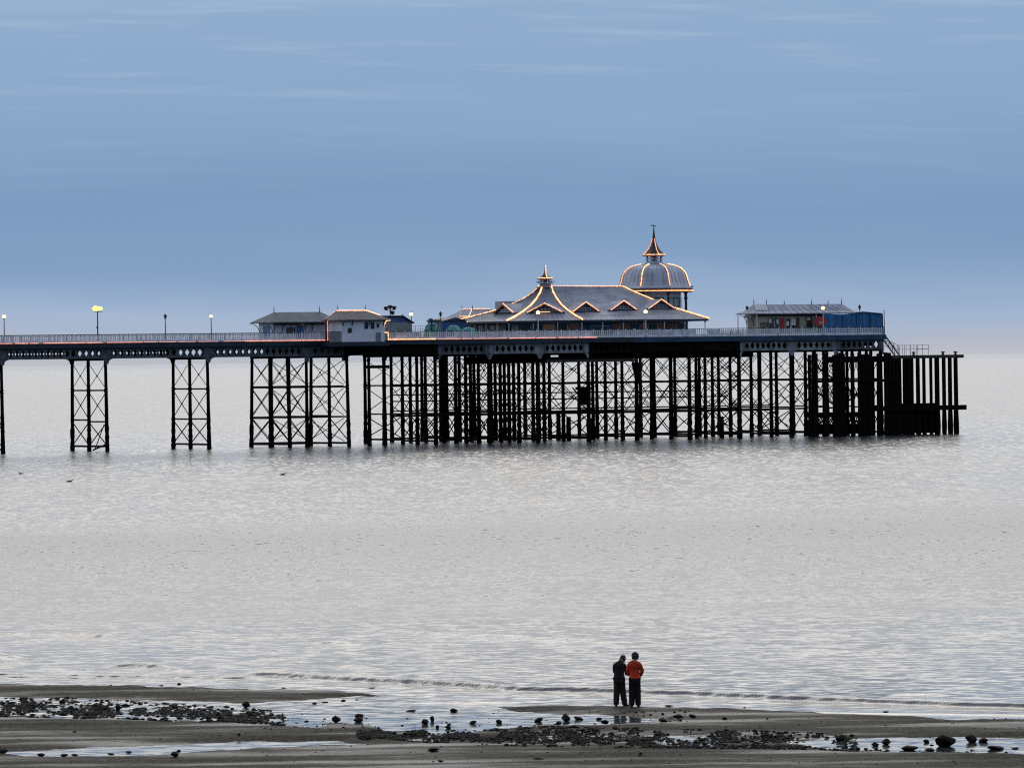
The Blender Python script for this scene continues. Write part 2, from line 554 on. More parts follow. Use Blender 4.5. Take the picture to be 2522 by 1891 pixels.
slick = ramp(t, mth(t, "MULTIPLY", mth(t, "SUBTRACT", yy_, 200.0), 1 / 800.0, True), [(0.0, (.85, .85, .85)), (0.10, (1.3, 1.3, 1.3)), (0.19, (1.5, 1.5, 1.5)), (0.31, (1.0, 1.0, 1.0)), (0.37, (.95, .95, .95)), (0.43, (1.1, 1.1, 1.1)), (0.52, (0.95, .95, .95)), (0.6, (0.7, .7, .7)), (0.80, (.85, .85, .85)), (1.0, (1.05, 1.05, 1.05))], "EASE")
# the last shallow metres are sheltered and smooth, and the sea is calmer far offshore
shal = ramp(t, mth(t, "MULTIPLY", mth(t, "SUBTRACT", sp.outputs[1], 176.0), 1 / 70.0, True), [(0.0, (0.16, 0.16, 0.16)), (0.12, (0.55, 0.55, 0.55)), (0.4, (0.9, 0.9, 0.9)), (0.7, (1, 1, 1))], "LINEAR")
off_ = ramp(t, mth(t, "MULTIPLY", mth(t, "SUBTRACT", sp.outputs[1], 2500.0), 1 / 12000.0, True), [(0.0, (1, 1, 1)), (0.5, (0.85, 0.85, 0.85)), (1.0, (0.6, 0.6, 0.6))], "LINEAR")
amp = mth(t, "MULTIPLY", mth(t, "MULTIPLY", slick, shal), off_)
pert = vadd(vscale(r1, mth(t, "MULTIPLY", amp, 1.25)), vscale(r2, mth(t, "MULTIPLY", mth(t, "MULTIPLY", amp, shal), 0.16)))
flat = N(t, "ShaderNodeVectorMath", operation="MULTIPLY"); flat.inputs[1].default_value = (1, 1, 0)
t.links.new(pert, flat.inputs[0])
ge = N(t, "ShaderNodeNewGeometry")
nn_ = N(t, "ShaderNodeVectorMath", operation="NORMALIZE")
t.links.new(vadd(flat.outputs[0], ge.outputs["Normal"]), nn_.inputs[0])
t.links.new(nn_.outputs[0], b.inputs["Normal"])
t.links.new(mth(t, "ADD", mth(t, "MULTIPLY", amp, 0.14), 0.08), b.inputs["Roughness"])
M["sea"] = m

CRESTS = [  # (px, py) polylines of the small breaking ridges, width m, height m
    ([(540, 1660), (800, 1672), (1100, 1688), (1280, 1699), (1500, 1705), (1700, 1712), (1900, 1721), (2200, 1732), (2522, 1742)], 0.9, 0.11),
    ([(0, 1668), (200, 1672), (420, 1681)], 0.35, 0.035),
    ([(0, 1661), (400, 1668), (700, 1672)], 0.4, 0.04),
    ([(230, 1640), (330, 1642), (400, 1646), (490, 1651)], 1.1, 0.10),
    ([(0, 1633), (95, 1634)], 0.8, 0.08), ([(0, 1616), (55, 1618)], 1.6, 0.16),
    ([(790, 1644), (860, 1643), (930, 1648), (960, 1650)], 1.0, 0.09), ([(1030, 1653), (1080, 1655), (1130, 1658)], 1.0, 0.06),
    ([(0, 1565), (120, 1567), (330, 1571)], 1.0, 0.08), ([(580, 1660), (720, 1662), (850, 1663)], 0.5, 0.04),
    ([(700, 1583), (900, 1587), (930, 1584)], 1.1, 0.08), ([(900, 1550), (1060, 1560), (1200, 1567), (1330, 1574), (1560, 1583)], 1.5, 0.06),
    ([(1950, 1558), (2150, 1570)], 1.3, 0.05),
    ([(2180, 1709), (2350, 1712)], 0.8, 0.06), ([(1340, 1723), (1500, 1721)], 0.3, 0.025), ([(1900, 1754), (2200, 1758), (2522, 1761)], 0.3, 0.022),
    ([(1000, 1730), (1150, 1731), (1340, 1726)], 0.6, 0.03),
]


def sea_z(X, Y):
    z = np.zeros_like(X)
    for pts, w, hgt in CRESTS:
        w, hgt = w * 1.5, hgt * 1.45
        g = np.array([at_z(p[0], p[1], 0.0)[:2] for p in pts])
        order = np.argsort(g[:, 0])
        g = g[order]
        yc_ = np.interp(X, g[:, 0], g[:, 1]) + (vnoise(X * 0.5, X * 0 + hgt * 100, 8) - 0.5) * 0.8
        fade = np.clip((X - g[0, 0]) / 1.5, 0, 1) if pts[0][0] > 0 else 1.0
        fade = fade * (np.clip((g[-1, 0] - X) / 1.5, 0, 1) if pts[-1][0] < 2500 else 1.0)
        a = (0.8 + 0.4 * vnoise(X * 0.35, X * 0 + w * 50, 9))
        dy = Y - yc_
        prof = np.where(dy < 0, np.exp(-(dy / (0.24 * w)) ** 2), np.exp(-(dy / (1.1 * w)) ** 2))
        z = z + hgt * a * fade * prof
    # low swell
    z = z + np.clip((Y - 200) / 60, 0, 1) * np.exp(-np.clip(Y - 260, 0, 1e9) / 200) * ((vnoise(X * 0.10, Y * 0.22, 11) - 0.5) * 0.14 + (vnoise(X * 0.4, Y * 0.7, 12) - 0.5) * 0.06)
    return z


xs = axis(-24, 24, 0.11, [-40, -35, -30, -27, 27, 30, 35, 40, -30000, -8000, -3000, -1200, -500, -250, -140, -90, -60, 60, 90, 140, 250, 500, 1200, 3000, 8000, 30000])
ysl = list(np.arange(148, 172, 0.3)) + list(np.arange(172, 222, 0.09)) + list(np.arange(222, 300, 0.4)) + list(300 * 1.02 ** np.arange(0, 60)) + [1100, 1400, 2000, 3000, 5000, 9000, 20000, 60000]
ys = sorted(set(round(float(q), 4) for q in ysl + [120, 135]))
sheet("sea_water", xs, ys, sea_z, M["sea"])

# ------------------------------------------------------------------ pier frame
P0 = at_depth(0, 847.6, 719.0)
P1 = at_depth(2177, 824.5, 785.0)
ANG = math.atan2(P1[1] - P0[1], P1[0] - P0[0])
EU = np.array([math.cos(ANG), math.sin(ANG), 0]); EV = np.array([-math.sin(ANG), math.cos(ANG), 0])
O = np.array([P0[0], P0[1], 0.0])
ZD = 13.85


def Lw(u, v, z=0.0):
    return tuple(O + EU * u + EV * v + np.array([0, 0, z]))


def uz(px, py, v):
    d = ray(px, py)
    k = (v - np.dot(CAM - O, EV)) / np.dot(d, EV)
    p = CAM + d * k - O
    return float(np.dot(p, EU)), float(p[2])


def vz(px, py, u):
    d = ray(px, py)
    k = (u - np.dot(CAM - O, EU)) / np.dot(d, EU)
    p = CAM + d * k - O
    return float(np.dot(p, EV)), float(p[2])


def U(px, v=0.0, py=860):
    return uz(px, py, v)[0]


def Z(px, py, v=0.0):
    return uz(px, py, v)[1]


class Thing:
    def __init__(s, name, base, label, cat, group=None):
        s.b = base
        s.o = empty(name, Lw(*base), ANG, label, cat, group)

    def part(s, name, mb, mats, parent=None, label=None):
        o = mb.build(name, mats, parent or s.o, s.b)
        if label: o["label"] = label
        return o


UE = U(2177)           # end of the high deck
UH = U(950)            # start of the head
HV = 34.0              # depth of the head
NV = 10.5               # width of the neck

# ---- pier
pier = Thing("pier", (0, 0, 0), "long iron seaside pier on black trestle legs standing in the sea", "pier")
d = MB()
d.box((-14, -0.25, ZD - 0.28), (UH - 0.01, NV + 0.55, ZD))
d.box((UH, -0.25, ZD - 0.281), (UE, HV, ZD - 0.001))
pier.part("deck", d, M["deck"])
ub0, ub1 = U(800), U(958)
d = MB().box((U(812, -3.1), -3.3, ZD - 0.75), (U(958, -3.1), -0.28, ZD - 0.2))
pier.part("bay_platform", d, M["fasciad"])
d = MB().box((U(676, 5), NV + 0.57, ZD - 0.5), (U(860, 5), NV + 5.2, ZD - 0.02))
pier.part("rear_platform", d, M["fasciad"])
d = MB()
d.box((-14, -0.42, ZD - 0.62), (U(812), -0.255, ZD + 0.02))
pier.part("fascia", d, M["fasciad"])
d = MB()
d.box((U(958), -0.42, ZD - 0.62), (U(1560), -0.255, ZD + 0.02))
pier.part("fascia", d, M["fasciad"])
d = MB()
d.box((U(1560) + .003, -0.42, ZD - 0.66), (UE, -0.255, ZD + 0.02))
d.box((UE, -0.42, ZD - 0.66), (UE + 0.15, HV, ZD + 0.02))
pier.part("fascia", d, M["fascia"], label="bright blue edge board of the pier head")


def web(mb, u0, u1, v, ztop, zbot, pitch=0.9, hole=(0.33, 0.50), skip=lambda k: False):
    """pierced girder web between u0 and u1 with lozenge openings"""
    n = max(1, int(round((u1 - u0) / pitch)))
    p = (u1 - u0) / n
    zm = (ztop + zbot) / 2
    th = 0.05
    for k in range(n):
        a = u0 + k * p; c_ = a + p / 2; e = a + p
        out = [(a, zbot), (c_, zbot), (e, zbot), (e, zm), (e, ztop), (c_, ztop), (a, ztop), (a, zm)]
        if skip(k):
            mb.box((a, v, zbot), (e, v + th, ztop)); continue
        hx, hz = hole
        inn = [(c_ - hx * .55, zm - hz * .45), (c_, zm - hz), (c_ + hx * .55, zm - hz * .45), (c_ + hx, zm), (c_ + hx * .55, zm + hz * .45), (c_, zm + hz), (c_ - hx * .55, zm + hz * .45), (c_ - hx, zm)]
        vs_ = [(x, v, z) for x, z in out] + [(x, v, z) for x, z in inn] + [(x, v + th, z) for x, z in out] + [(x, v + th, z) for x, z in inn]
        fs_ = []
        for i in range(8):
            j = (i + 1) % 8
            fs_ += [(i, j, 8 + j, 8 + i), (16 + j, 16 + i, 24 + i, 24 + j), (8 + i, 8 + j, 24 + j, 24 + i)]
        mb.add(vs_, fs_)


def girder(u0, u1, v, m_, holes=True, zb=11.86):
    mb = MB()
    zt = ZD - 0.62
    ends = 0.75
    mb.box((u0, v - 0.16, zt - 0.10), (u1, v + 0.21, zt))
    mb.box((u0, v - 0.16, zb), (u1, v + 0.21, zb + 0.10))
    mb.box((u0 + .002, v - .06, zb + .1), (u0 + ends, v + 0.11, zt - .1))
    mb.box((u1 - ends, v - .06, zb + .1), (u1 - .002, v + 0.11, zt - .1))
    web(mb, u0 + ends, u1 - ends, v, zt - .1, zb + .1, skip=(lambda k: False) if holes else (lambda k: True))
    # stiffeners and rounded haunches
    for s_, ue in ((1, u0), (-1, u1)):
        mb.box((ue + s_ * ends - 0.05, v - 0.15, zb + 0.1), (ue + s_ * ends + 0.05, v + 0.2, zt - 0.1))
        pts = [(ue, v - .05, zb), (ue + s_ * 0.95, v - .05, zb), (ue + s_ * 0.55, v - .05, zb - .12), (ue + s_ * 0.33, v - .05, zb - .32), (ue + s_ * 0.22, v - .05, zb - .7), (ue, v - .05, zb - .7)]
        mb.prism(pts, (0, 0.12, 0))
    return pier.part("girder", mb, m_)


near_px = [6, 263, 514, 757]
ug = [U(-245), *[U(p) for p in near_px]]
for a, b2 in zip(ug[:-1], ug[1:]):
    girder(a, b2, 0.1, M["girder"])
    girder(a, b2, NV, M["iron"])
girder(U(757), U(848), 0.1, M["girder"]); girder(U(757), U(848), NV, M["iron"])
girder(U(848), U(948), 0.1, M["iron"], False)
hp = [948, 1080, 1206, 1330, 1450, 1572, 1700, 1823, 1951, 2060, 2177]
hm = ["iron", "girder", "girderg", "girderg", "iron", "iron", "iron", "girderg", "girderg", "girder"]
for i, (a, b2) in enumerate(zip(hp[:-1], hp[1:])):
    girder(U(a), U(b2), 0.1, M[hm[i]], hm[i] != "iron" or i == 4)
# inner girders and cross beams under the head
d = MB()
for v in (5, 10, 15.5, 21, 27, 33):
    d.box((UH, v, 11.9), (UE - 0.3, v + 0.25, ZD - 0.3))
uu = UH + 1
while uu < UE - 0.5:
    d.box((uu, 0.4, 12.3), (uu + 0.2, HV - 0.4, ZD - 0.29)); uu += 2.6
pier.part("cross_beam", d, M["iron"])
d = MB()
for v in (3.2, 6.6):
    d.box((-14, v, 12.9), (UH, v + 0.2, ZD - 0.29))
uu = -13.0
while uu < UH:
    d.box((uu, 0.3, 12.95), (uu + 0.18, NV - 0.1, ZD - 0.285)); uu += 4.15
pier.part("cross_beam", d, M["iron"])
# lower steel platform under the middle of the head
d = MB()
for (a, b2, z0, z1, v0, v1) in ((1175, 1350, 10.55, 11.6, 9, 12), (1345, 1560, 10.75, 11.35, 1.0, 2.4), (1570, 1855, 11.0, 11.88, 6, 10), (1570, 1840, 11.05, 11.9, 14, 17), (1405, 1570, 11.1, 11.9, 8, 11)):
    ua, ub = U(a, v0), U(b2, v0)
    d.box((ua, v0, z0), (ub, v0 + 0.3, z1)); d.box((ua, v1, z0), (ub, v1 + 0.3, z1 - .05))
    q = ua + 0.5
    while q < ub:
        d.box((q, v0 + .3, z0 + .1), (q + .25, v1, z0 + .35)); q += 3
pier.part("low_platform", d, M["iron"])
d = MB().box((U(1345, -0.5), -0.7, 10.62), (U(1565, -0.5), -0.4, 10.98))
pier.part("walkway_beam", d, M["beam"], label="rusty brown beam hung under the head")

# columns (a few lumpy variants shared by all)
COLM = []
for k in range(6):
    mb = MB()
    prof = []
    z = -1.5
    top_z = rnd.uniform(3.2, 5.0)
    while z < top_z:
        prof.append((0.235 + 0.055 * (1 - max(z, 0) / top_z) + rnd.uniform(-0.03, 0.055), z)); z += 0.28
    for (zf) in (7.8,):
        prof += [(0.23, 5.3), (0.22, zf - 0.25), (0.27, zf - 0.2), (0.27, zf - 0.1), (0.20, zf - .06), (0.20, zf + .06), (0.27, zf + 0.1), (0.27, zf + 0.2), (0.21, zf + 0.25)]
    prof += [(0.20, 11.1), (0.24, 11.2), (0.24, 11.35), (0.20, 11.45), (0.30, 11.85)]
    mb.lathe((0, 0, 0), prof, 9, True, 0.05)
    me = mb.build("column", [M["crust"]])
    COLM.append(me.data)
    bpy.data.objects.remove(me)
COLN = [0]


def column(parent, u, v, fat=1.0, tilt=(0, 0)):
    o = bpy.data.objects.new("column", COLM[COLN[0] % 6]); COLN[0] += 1
    COL.objects.link(o)
    o.parent = parent
    o.location = (u, v, 0)
    o.scale = (fat, fat, 1)
    o.rotation_euler = (tilt[1], -tilt[0], rnd.uniform(0, 6)) if (tilt[0] or tilt[1]) else (0, 0, rnd.uniform(0, 6))
    return o


TIERS = [11.5, 7.8, 3.9, 0.5]


def bent(u, vs_, cap=True, messy=False, fat=1.0, tiers=None, splay=0.0):
    T = tiers or TIERS
    mb = MB()
    vs_ = sorted(vs_)
    def pos(v, z, i):
        s_ = 0
        if splay:
            s_ = splay * (11.8 - z) / 11.8 * (-1 if i == 0 else (1 if i == len(vs_) - 1 else 0))
        return (u, v + s_, z)
    for i, (a, b2) in enumerate(zip(vs_[:-1], vs_[1:])):
        if b2 - a < 1.2: continue
        for k in range(len(T) - 1):
            zt, zb = T[k], T[k + 1]
            r_ = 0.045 if k == 0 else (0.06 if k == 1 else 0.075)
            if rnd.random() < (0.1 if messy else 0.0): continue
            p1, p2 = pos(a, zt - .2, i), pos(b2, zb + .2, i + 1)
            q1, q2 = pos(a, zb + .2, i), pos(b2, zt - .2, i + 1)
            mb.bar(p1, p2, r_, 5)
            if not (messy and rnd.random() < 0.08): mb.bar(q1, q2, r_, 5)
            if k < 2: mb.ball((u, (a + b2) / 2, (zt + zb) / 2), 0.13, 6, 4)
        for k in range(1, len(T)):
            zz = T[k] + (rnd.uniform(-0.15, 0.15) if k > 1 else 0)
            mb.bar(pos(a, zz, i), pos(b2, zz, i + 1), 0.10 if k < 3 else 0.13, 6)
    if cap:
        mb.box((u - 0.16, vs_[0] - 0.2, 11.6), (u + 0.16, vs_[-1] + 0.2, 12.0))
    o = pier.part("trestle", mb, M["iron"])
    for i, v in enumerate(vs_):
        tl = 0.0
        if splay:
            tl = (splay / 11.8) * (-1 if i == 0 else (1 if i == len(vs_) - 1 else 0))
        c = column(o, u, v, fat(v) if callable(fat) else fat)
        if tl:
            # batter: foot swings outward about the top
            c.rotation_euler = (math.atan(tl), 0, 0)
            c.location = (u, v + tl * 11.8, 0)
    return o


for p in (-245, 6, 263, 514):
    bent(U(p), [0.45, NV / 2 + 0.35, NV - 0.1], splay=0.25 if p > 0 else 0.2)
bent(U(710), [0.35, NV / 2 + .1, NV - 0.1], splay=0.5)
bent(U(757), [0.35, NV / 2 + .1, NV - 0.1])
bent(U(848), [-0.6, 4.4, 9.4], splay=0.4)
ob = MB()
for (a, b2) in ((U(710), U(757)), (U(757), U(848))):
    for v in (0.35, NV - 0.1):
        for zz in (7.9, 3.9, 0.5):
            ob.bar((a, v, zz), (b2, v, zz), 0.1, 6)
        for zt, zb in ((11.3, 8.1), (7.6, 4.1), (3.7, 0.7)):
            ob.bar((a, v, zt), (b2, v, zb), 0.05, 5); ob.bar((a, v, zb), (b2, v, zt), 0.05, 5)
        pier.part("side_bracing", ob, M["iron"])
        ob = MB()

# broken brace hanging from the first trestle
ob = MB()
ub = U(263)
ob.bar((ub, 0.2, 1.0), (ub, 4.4, 0.15), 0.11, 6); ob.bar((ub + 0.05, 4.0, 0.2), (ub + .05, 1.2, 3.4), 0.07, 5)
pier.part("broken_brace", ob, M["iron"], label="snapped tie hanging off the trestle")

# head columns measured along the photograph, assigned to bents
colpx = [899, 947, 964, 993, 1012, 1029, 1040, 1050, 1074, 1088, 1095, 1103, 1125, 1135, 1150, 1163, 1172, 1181, 1205, 1213, 1225, 1236, 1248,
         1257, 1271, 1281, 1300, 1318, 1326, 1334, 1345, 1361, 1391, 1436, 1451, 1466, 1480, 1496, 1526, 1536, 1570, 1590, 1611, 1623, 1656,
         1664, 1678, 1700, 1723, 1737, 1744, 1768, 1788, 1810, 1821, 1836, 1859, 1884, 1893, 1905, 1925, 1951, 1971, 1992, 2000, 2011, 2022, 2034,
         2050, 2062, 2072, 2085, 2096, 2108, 2125, 2140, 2150, 2170]
bpx = [948, 1074, 1206, 1326, 1451, 1570, 1700, 1823, 1951, 2062, 2172]
assign = {b_: [0.35] for b_ in bpx}
pv = 8.9
for i, p in enumerate(colpx):
    cands = []
    for b_ in bpx:
        v = (b_ - p) / pv + 0.35
        if 1.0 < v < 32.5:
            gap = min(abs(v - q) for q in assign[b_])
            cands.append((gap, b_, v))
    if min(abs(p - b_) for b_ in bpx) < 4: continue
    if cands:
        g, b_, v = max(cands)
        if g > 0.6: assign[b_].append(v)
for b_, vs_ in assign.items():
    bent(U(b_), vs_, messy=True, fat=lambda v, b_=b_: (1.1 if 1070 < b_ - 8.9 * v < 1350 else (1.2 if v < 1 else 1.05)))
rows = {0.35: (7.75, 3.9), 10.0: (7.9, 4.4, 3.7), 21.0: (7.7, 5.6, 0.6), 30.0: (6.4, 3.8)}
for v, zs in rows.items():
    for zz in zs:
        ob = MB().bar((max(U(948), U(962, v)), v, zz), (U(1990), v, zz + rnd.uniform(-.08, .08)), 0.085, 6)
        pier.part("tie_beam", ob, M["iron"])
for (a, b2, v) in [(1074, 1206, .35), (1451, 1570, 21), (1570, 1700, 21), (1700, 1823, .35), (1206, 1326, 10), (1823, 1951, 10), (1951, 2062, 21), (1326, 1451, 30), (1823, 1951, 30), (1951, 2062, .35), (1570, 1700, 10)]:
    ob = MB()
    for zt, zb in ((11.3, 8.0), (7.6, 4.1)):
        m_ = (U(a) + U(b2)) / 2
        for (x0, x1) in ((U(a), m_), (m_, U(b2))):
            ob.bar((x0, v, zt), (x1, v, zb), 0.06, 5); ob.bar((x0, v, zb), (x1, v, zt), 0.06, 5)
    pier.part("side_bracing", ob, M["iron"])
# isolated stub piles and gear under the head
for p, h_, v in ((1373, 3.6, 16), (1398, 3.2, 12), (1775, 2.9, 9), (2005, 4, 16)):
    ob = MB().lathe((U(p, v), v, 0), [(0.3, -1), (0.36, 0), (0.33, h_ * .5), (0.3, h_)], 8, True, 0.08)
    pier.part("stub_pile", ob, M["timber"])
ob = MB()
uq = U(1437, 1)
ob.box((uq - 1.0, 0.7, 6.9), (uq + 1.1, 1.6, 7.3)); ob.box((uq - .6, .75, 4.9), (uq + .9, 1.55, 6.9)); ob.bar((uq - 1.8, 1, 7.25), (uq, 1, 5.3), .1, 5)
pier.part("fender_box", ob, M["timber"])
ob = MB()
uq = U(1570, 0.2)
ob.lathe((uq, .25, 7.6), [(.3, 0), (.45, 1), (.75, 2.4), (.75, 2.9)], 10)
ob.bar((U(947), -.5, 10.35), (U(899, 0), -0.5, 10.35), .25, 4)
pier.part("bracket", ob, M["iron"])
ob = MB()
ob.box((U(893), -0.75, 10.15), (U(952), -.5, 10.55))
bent(U(904, 0), [-0.4], cap=True, messy=False)
pier.part("landing_beam", ob, M["iron"])


# ---- railings
def railing(name, u0, u1, v, label, post=1.25, mats=("rail", "raild"), top=1.12, detail=True, drop=0.0, lattice=0.30, holes=None, group=None, solid=None):
    th = Thing(name, (u0, v, ZD), label, "railing", group)
    n = max(1, int(round((u1 - u0) / post)))
    p = (u1 - u0) / n
    ob = MB().box((u0, v - 0.05, ZD + top - 0.07), (u1, v + 0.05, ZD + top))
    th.part("handrail", ob, M[mats[1]])
    for k in range(n + 1):
        x = u0 + k * p
        q = MB().box((x - 0.06, v - 0.065, ZD - drop), (x + 0.06, v + 0.065, ZD + top + 0.03))
        q.box((x - .09, v - .09, ZD + .0), (x + .09, v + .09, ZD + 0.1))
        th.part("post", q, M[mats[0]])
    for k in range(n):
        a = u0 + k * p + 0.06; b_ = u0 + (k + 1) * p - 0.06
        q = MB()
        q.box((a, v - .02, ZD + .03), (b_, v + .02, ZD + 0.36))
        q.box((a, v - .025, ZD + .52), (b_, v + .025, ZD + 0.60))
        q.box((a, v - .025, ZD + .80), (b_, v + .025, ZD + 0.88))
        if solid and rnd.random() < solid:
            q.box((a, v + .03, ZD + .36), (b_, v + .045, ZD + 0.98))
        m_ = max(1, int(round((b_ - a) / lattice)))
        for j in range(m_ + 1):
            x = a + (b_ - a) * j / m_
            q.box((x - .045, v - .018, ZD + .36), (x + .045, v + .018, ZD + top - .07))
        th.part("lattice_panel", q, M[mats[0]])
    return th


railing("railing", -12, U(806), -0.1, "pale lattice railing along the near side of the narrow pier walkway")
railing("railing", -12, U(640, NV), NV + 0.25, "railing on the far side of the narrow walkway seen through the near one", post=2.5, lattice=0.6)
railing("railing", U(955), U(1560), -0.1, "pale lattice railing above the lights in front of the pavilion", solid=0.45)
railing("railing", U(1560) + .25, UE - 0.1, -0.1, "pale lattice railing on the blue edge from pavilion to the pier end", drop=0.3, post=1.9, solid=0.25)
ra = Thing("railing", (U(806), -1.2, ZD), "short solid grey railing beside the white kiosk", "railing")
q = MB().box((U(806) - .05, -3.0, ZD - .1), (U(806) + .05, -0.1, ZD + 1.1)); q.box((U(812, -3.1), -3.2, ZD - .2), (U(840, -3.1), -3.1, ZD + 1.1))
ra.part("panel", q, M["grey"])
q = MB().box((U(811, -3.1), -3.23, ZD + 1.1), (U(840, -3.1), -3.07, ZD + 1.17))
ra.part("handrail", q, M["raild"])


# ---- lights along the deck edge
def lights(name, path, mat_, parent=None, base=(0, 0, 0), r=0.10, step=0.3, breaks=0.0):
    mb = MB()
    step = min(step, max(.14, r * 1.75))
    for a, b2 in zip(path[:-1], path[1:]):
        a = np.array(a, float); b2 = np.array(b2, float)
        L = np.linalg.norm(b2 - a)
        if not breaks:
            mb.beads([a, b2], r, step); continue
        s_ = 0.0
        while s_ < L:
            e = min(L, s_ + rnd.uniform(1.0, 6.0))
            mb.beads([a + (b2 - a) * s_ / L, a + (b2 - a) * e / L], r * rnd.uniform(0.75, 1.1), step)
            s_ = e + rnd.choice((0.25, 0.3, 0.4, breaks))
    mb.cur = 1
    if r > 0.06:  # added strip beside the bulbs, coloured as the orange halo around them
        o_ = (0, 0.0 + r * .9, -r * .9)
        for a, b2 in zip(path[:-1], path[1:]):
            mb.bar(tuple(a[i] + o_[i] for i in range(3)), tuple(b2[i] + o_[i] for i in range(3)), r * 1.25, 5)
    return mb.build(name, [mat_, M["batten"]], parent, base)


def light_thing(label, path, mat_, **k):
    th = Thing("string_lights", path[0], label, "string lights")
    lights("bulbs", path, mat_, th.o, th.b, **k)
    c_ = MB()
    for a, b2 in zip(path[:-1], path[1:]):
        c_.bar((a[0], a[1] + .06, a[2]), (b2[0], b2[1] + .06, b2[2]), 0.02, 4)
    th.part("cable", c_, M["trim"])
    return th


zl = ZD + 0.06
light_thing("pink string lights along the walkway edge below the left railing", [(-12, -0.5, zl), (U(348), -0.5, zl)], M["bulbp"], r=0.085, breaks=0.7)
light_thing("faint pink lights along the edge between lamp posts and first kiosk", [(U(352), -0.5, zl), (U(600), -0.5, zl)], M["bulbp"], r=0.045, step=0.42, breaks=0.8)
light_thing("red string lights turning up a post beside the white kiosk", [(U(600), -0.5, zl), (U(803), -0.5, zl), (U(803), -0.5, Z(803, 787))], M["bulbp"], r=0.085)
light_thing("orange string lights curving down from the kiosk to the pavilion railing",
            [(U(957), -0.5, Z(957, 789)), (U(948), -0.5, Z(948, 790)), (U(943), -0.5, Z(943, 800)), (U(942), -0.5, Z(942, 819)), (U(952), -0.5, Z(952, 819)), (U(952), -0.5, zl), (U(1070), -.5, zl)], M["bulb"], r=0.09)
light_thing("pink string lights along the edge below the pavilion railing", [(U(1074), -0.5, zl), (U(1466), -0.5, zl)], M["bulbp"], r=0.08, breaks=0.5)


# ---- kiosks
def hiproof(mb, u0, u1, v0, v1, ze, ur0, ur1, zr, vr=None, th=0.12, flare=0.0, seams=0):
    """eave rectangle, ridge from ur0 to ur1; optional flared skirt"""
    vr = (v0 + v1) / 2 if vr is None else vr
    def lay(t, zz):
        return [(u0 + (ur0 - u0) * t, v0 + (vr - v0) * t, zz), (u1 + (ur1 - u1) * t, v0 + (vr - v0) * t, zz),
                (u1 + (ur1 - u1) * t, v1 + (vr - v1) * t, zz), (u0 + (ur0 - u0) * t, v1 + (vr - v1) * t, zz)]
    if flare:
        L_ = [lay(0, ze), lay(0.45, ze + (zr - ze) * (0.45 - flare)), lay(0.999, zr)]
    else:
        L_ = [lay(0, ze), lay(0.999, zr)]
    vs_ = [p for l in L_ for p in l]
    fs_ = []
    for k in range(len(L_) - 1):
        for i in range(4):
            j = (i + 1) % 4
            fs_.append((4 * k + i, 4 * k + j, 4 * k + 4 + j, 4 * k + 4 + i))
    n = 4 * (len(L_) - 1)
    fs_.append((n, n + 1, n + 2, n + 3))
    mb.add(vs_, fs_)
    mb.box((u0, v0, ze - th), (u1, v1, ze - 0.004))
    return L_


def finial(th, u, v, z, h_=0.85):
    q = MB().bar((u, v, z - .1), (u, v, z + h_ * .35), 0.07, 6, 0.05).ball((u, v, z + h_ * .4), 0.09, 6, 4).bar((u, v, z + h_ * .4), (u, v, z + h_), 0.04, 5, 0.012)
    q.bar((u - .1, v, z + h_ * .62), (u + .1, v, z + h_ * .62), 0.02, 4)
    return th.part("finial", q, M["trim"])


def window(th, u0, u1, v, z0, z1, pane="glass", fr="white", name="window", mull=1, axis_="u", frw=0.08):
    """framed opening on a wall facing -v (axis u) or -u (axis v)"""
    q = MB()
    def bx(a, b_, c_, d_, e, f_):
        if axis_ == "u": q.box((a, e, c_), (b_, f_, d_))
        else: q.box((e, a, c_), (f_, b_, d_))
    bx(u0 - frw, u1 + frw, z1, z1 + frw, v - .06, v + .02); bx(u0 - frw, u1 + frw, z0 - frw, z0, v - .08, v + .02)
    bx(u0 - frw, u0, z0, z1, v - .06, v + .02); bx(u1, u1 + frw, z0, z1, v - .06, v + .02)
    for k in range(1, mull + 1):
        x = u0 + (u1 - u0) * k / (mull + 1)
        bx(x - .03, x + .03, z0, z1, v - .055, v + .02)
    f_ = th.part(name, q, M[fr])
    q = MB()
    def bx(a, b_, c_, d_, e, f_):
        if axis_ == "u": q.box((a, e, c_), (b_, f_, d_))
        else: q.box((e, a, c_), (f_, b_, d_))
    bx(u0, u1, z0, z1, v - .02, v - .004)
    th.part("pane", q, M[pane], f_)
    return f_


def door(th, u0, u1, v, z0, z1, m_="blue", axis_="u"):
    q = MB()
    if axis_ == "u":
        q.box((u0, v - .05, z0), (u1, v - .004, z1)); q.box((u0 + .12, v - .065, z0 + .2), (u1 - .12, v - .05, z0 + .9)); q.box((u0 + .12, v - .065, z0 + 1.0), (u1 - .12, v - .05, z1 - .15))
    else:
        q.box((v - .05, u0, z0), (v - .004, u1, z1)); q.box((v - .065, u0 + .12, z0 + .2), (v - .05, u1 - .12, z1 - .2))
    o = th.part("door", q, M[m_])
    q = MB()
    if axis_ == "u": q.ball((u1 - .1, v - .1, z0 + 1.0), .04, 6, 4)
    else: q.ball((v - .1, u1 - .1, z0 + 1.0), .04, 6, 4)
    th.part("handle", q, M["trim"], o)


def bracket(q, u, v, ztop, reach=0.9, h_=1.0, du=0, dv=-1):
    pts = []
    for k in range(6):
        t_ = k / 5
        a = math.pi / 2 * t_
        pts.append((1 - math.cos(a), math.sin(a)))
    path = [(u + du * reach * (x), v + dv * reach * x, ztop - h_ + h_ * y) for x, y in pts]
    q.tube(path, 0.05, 4)


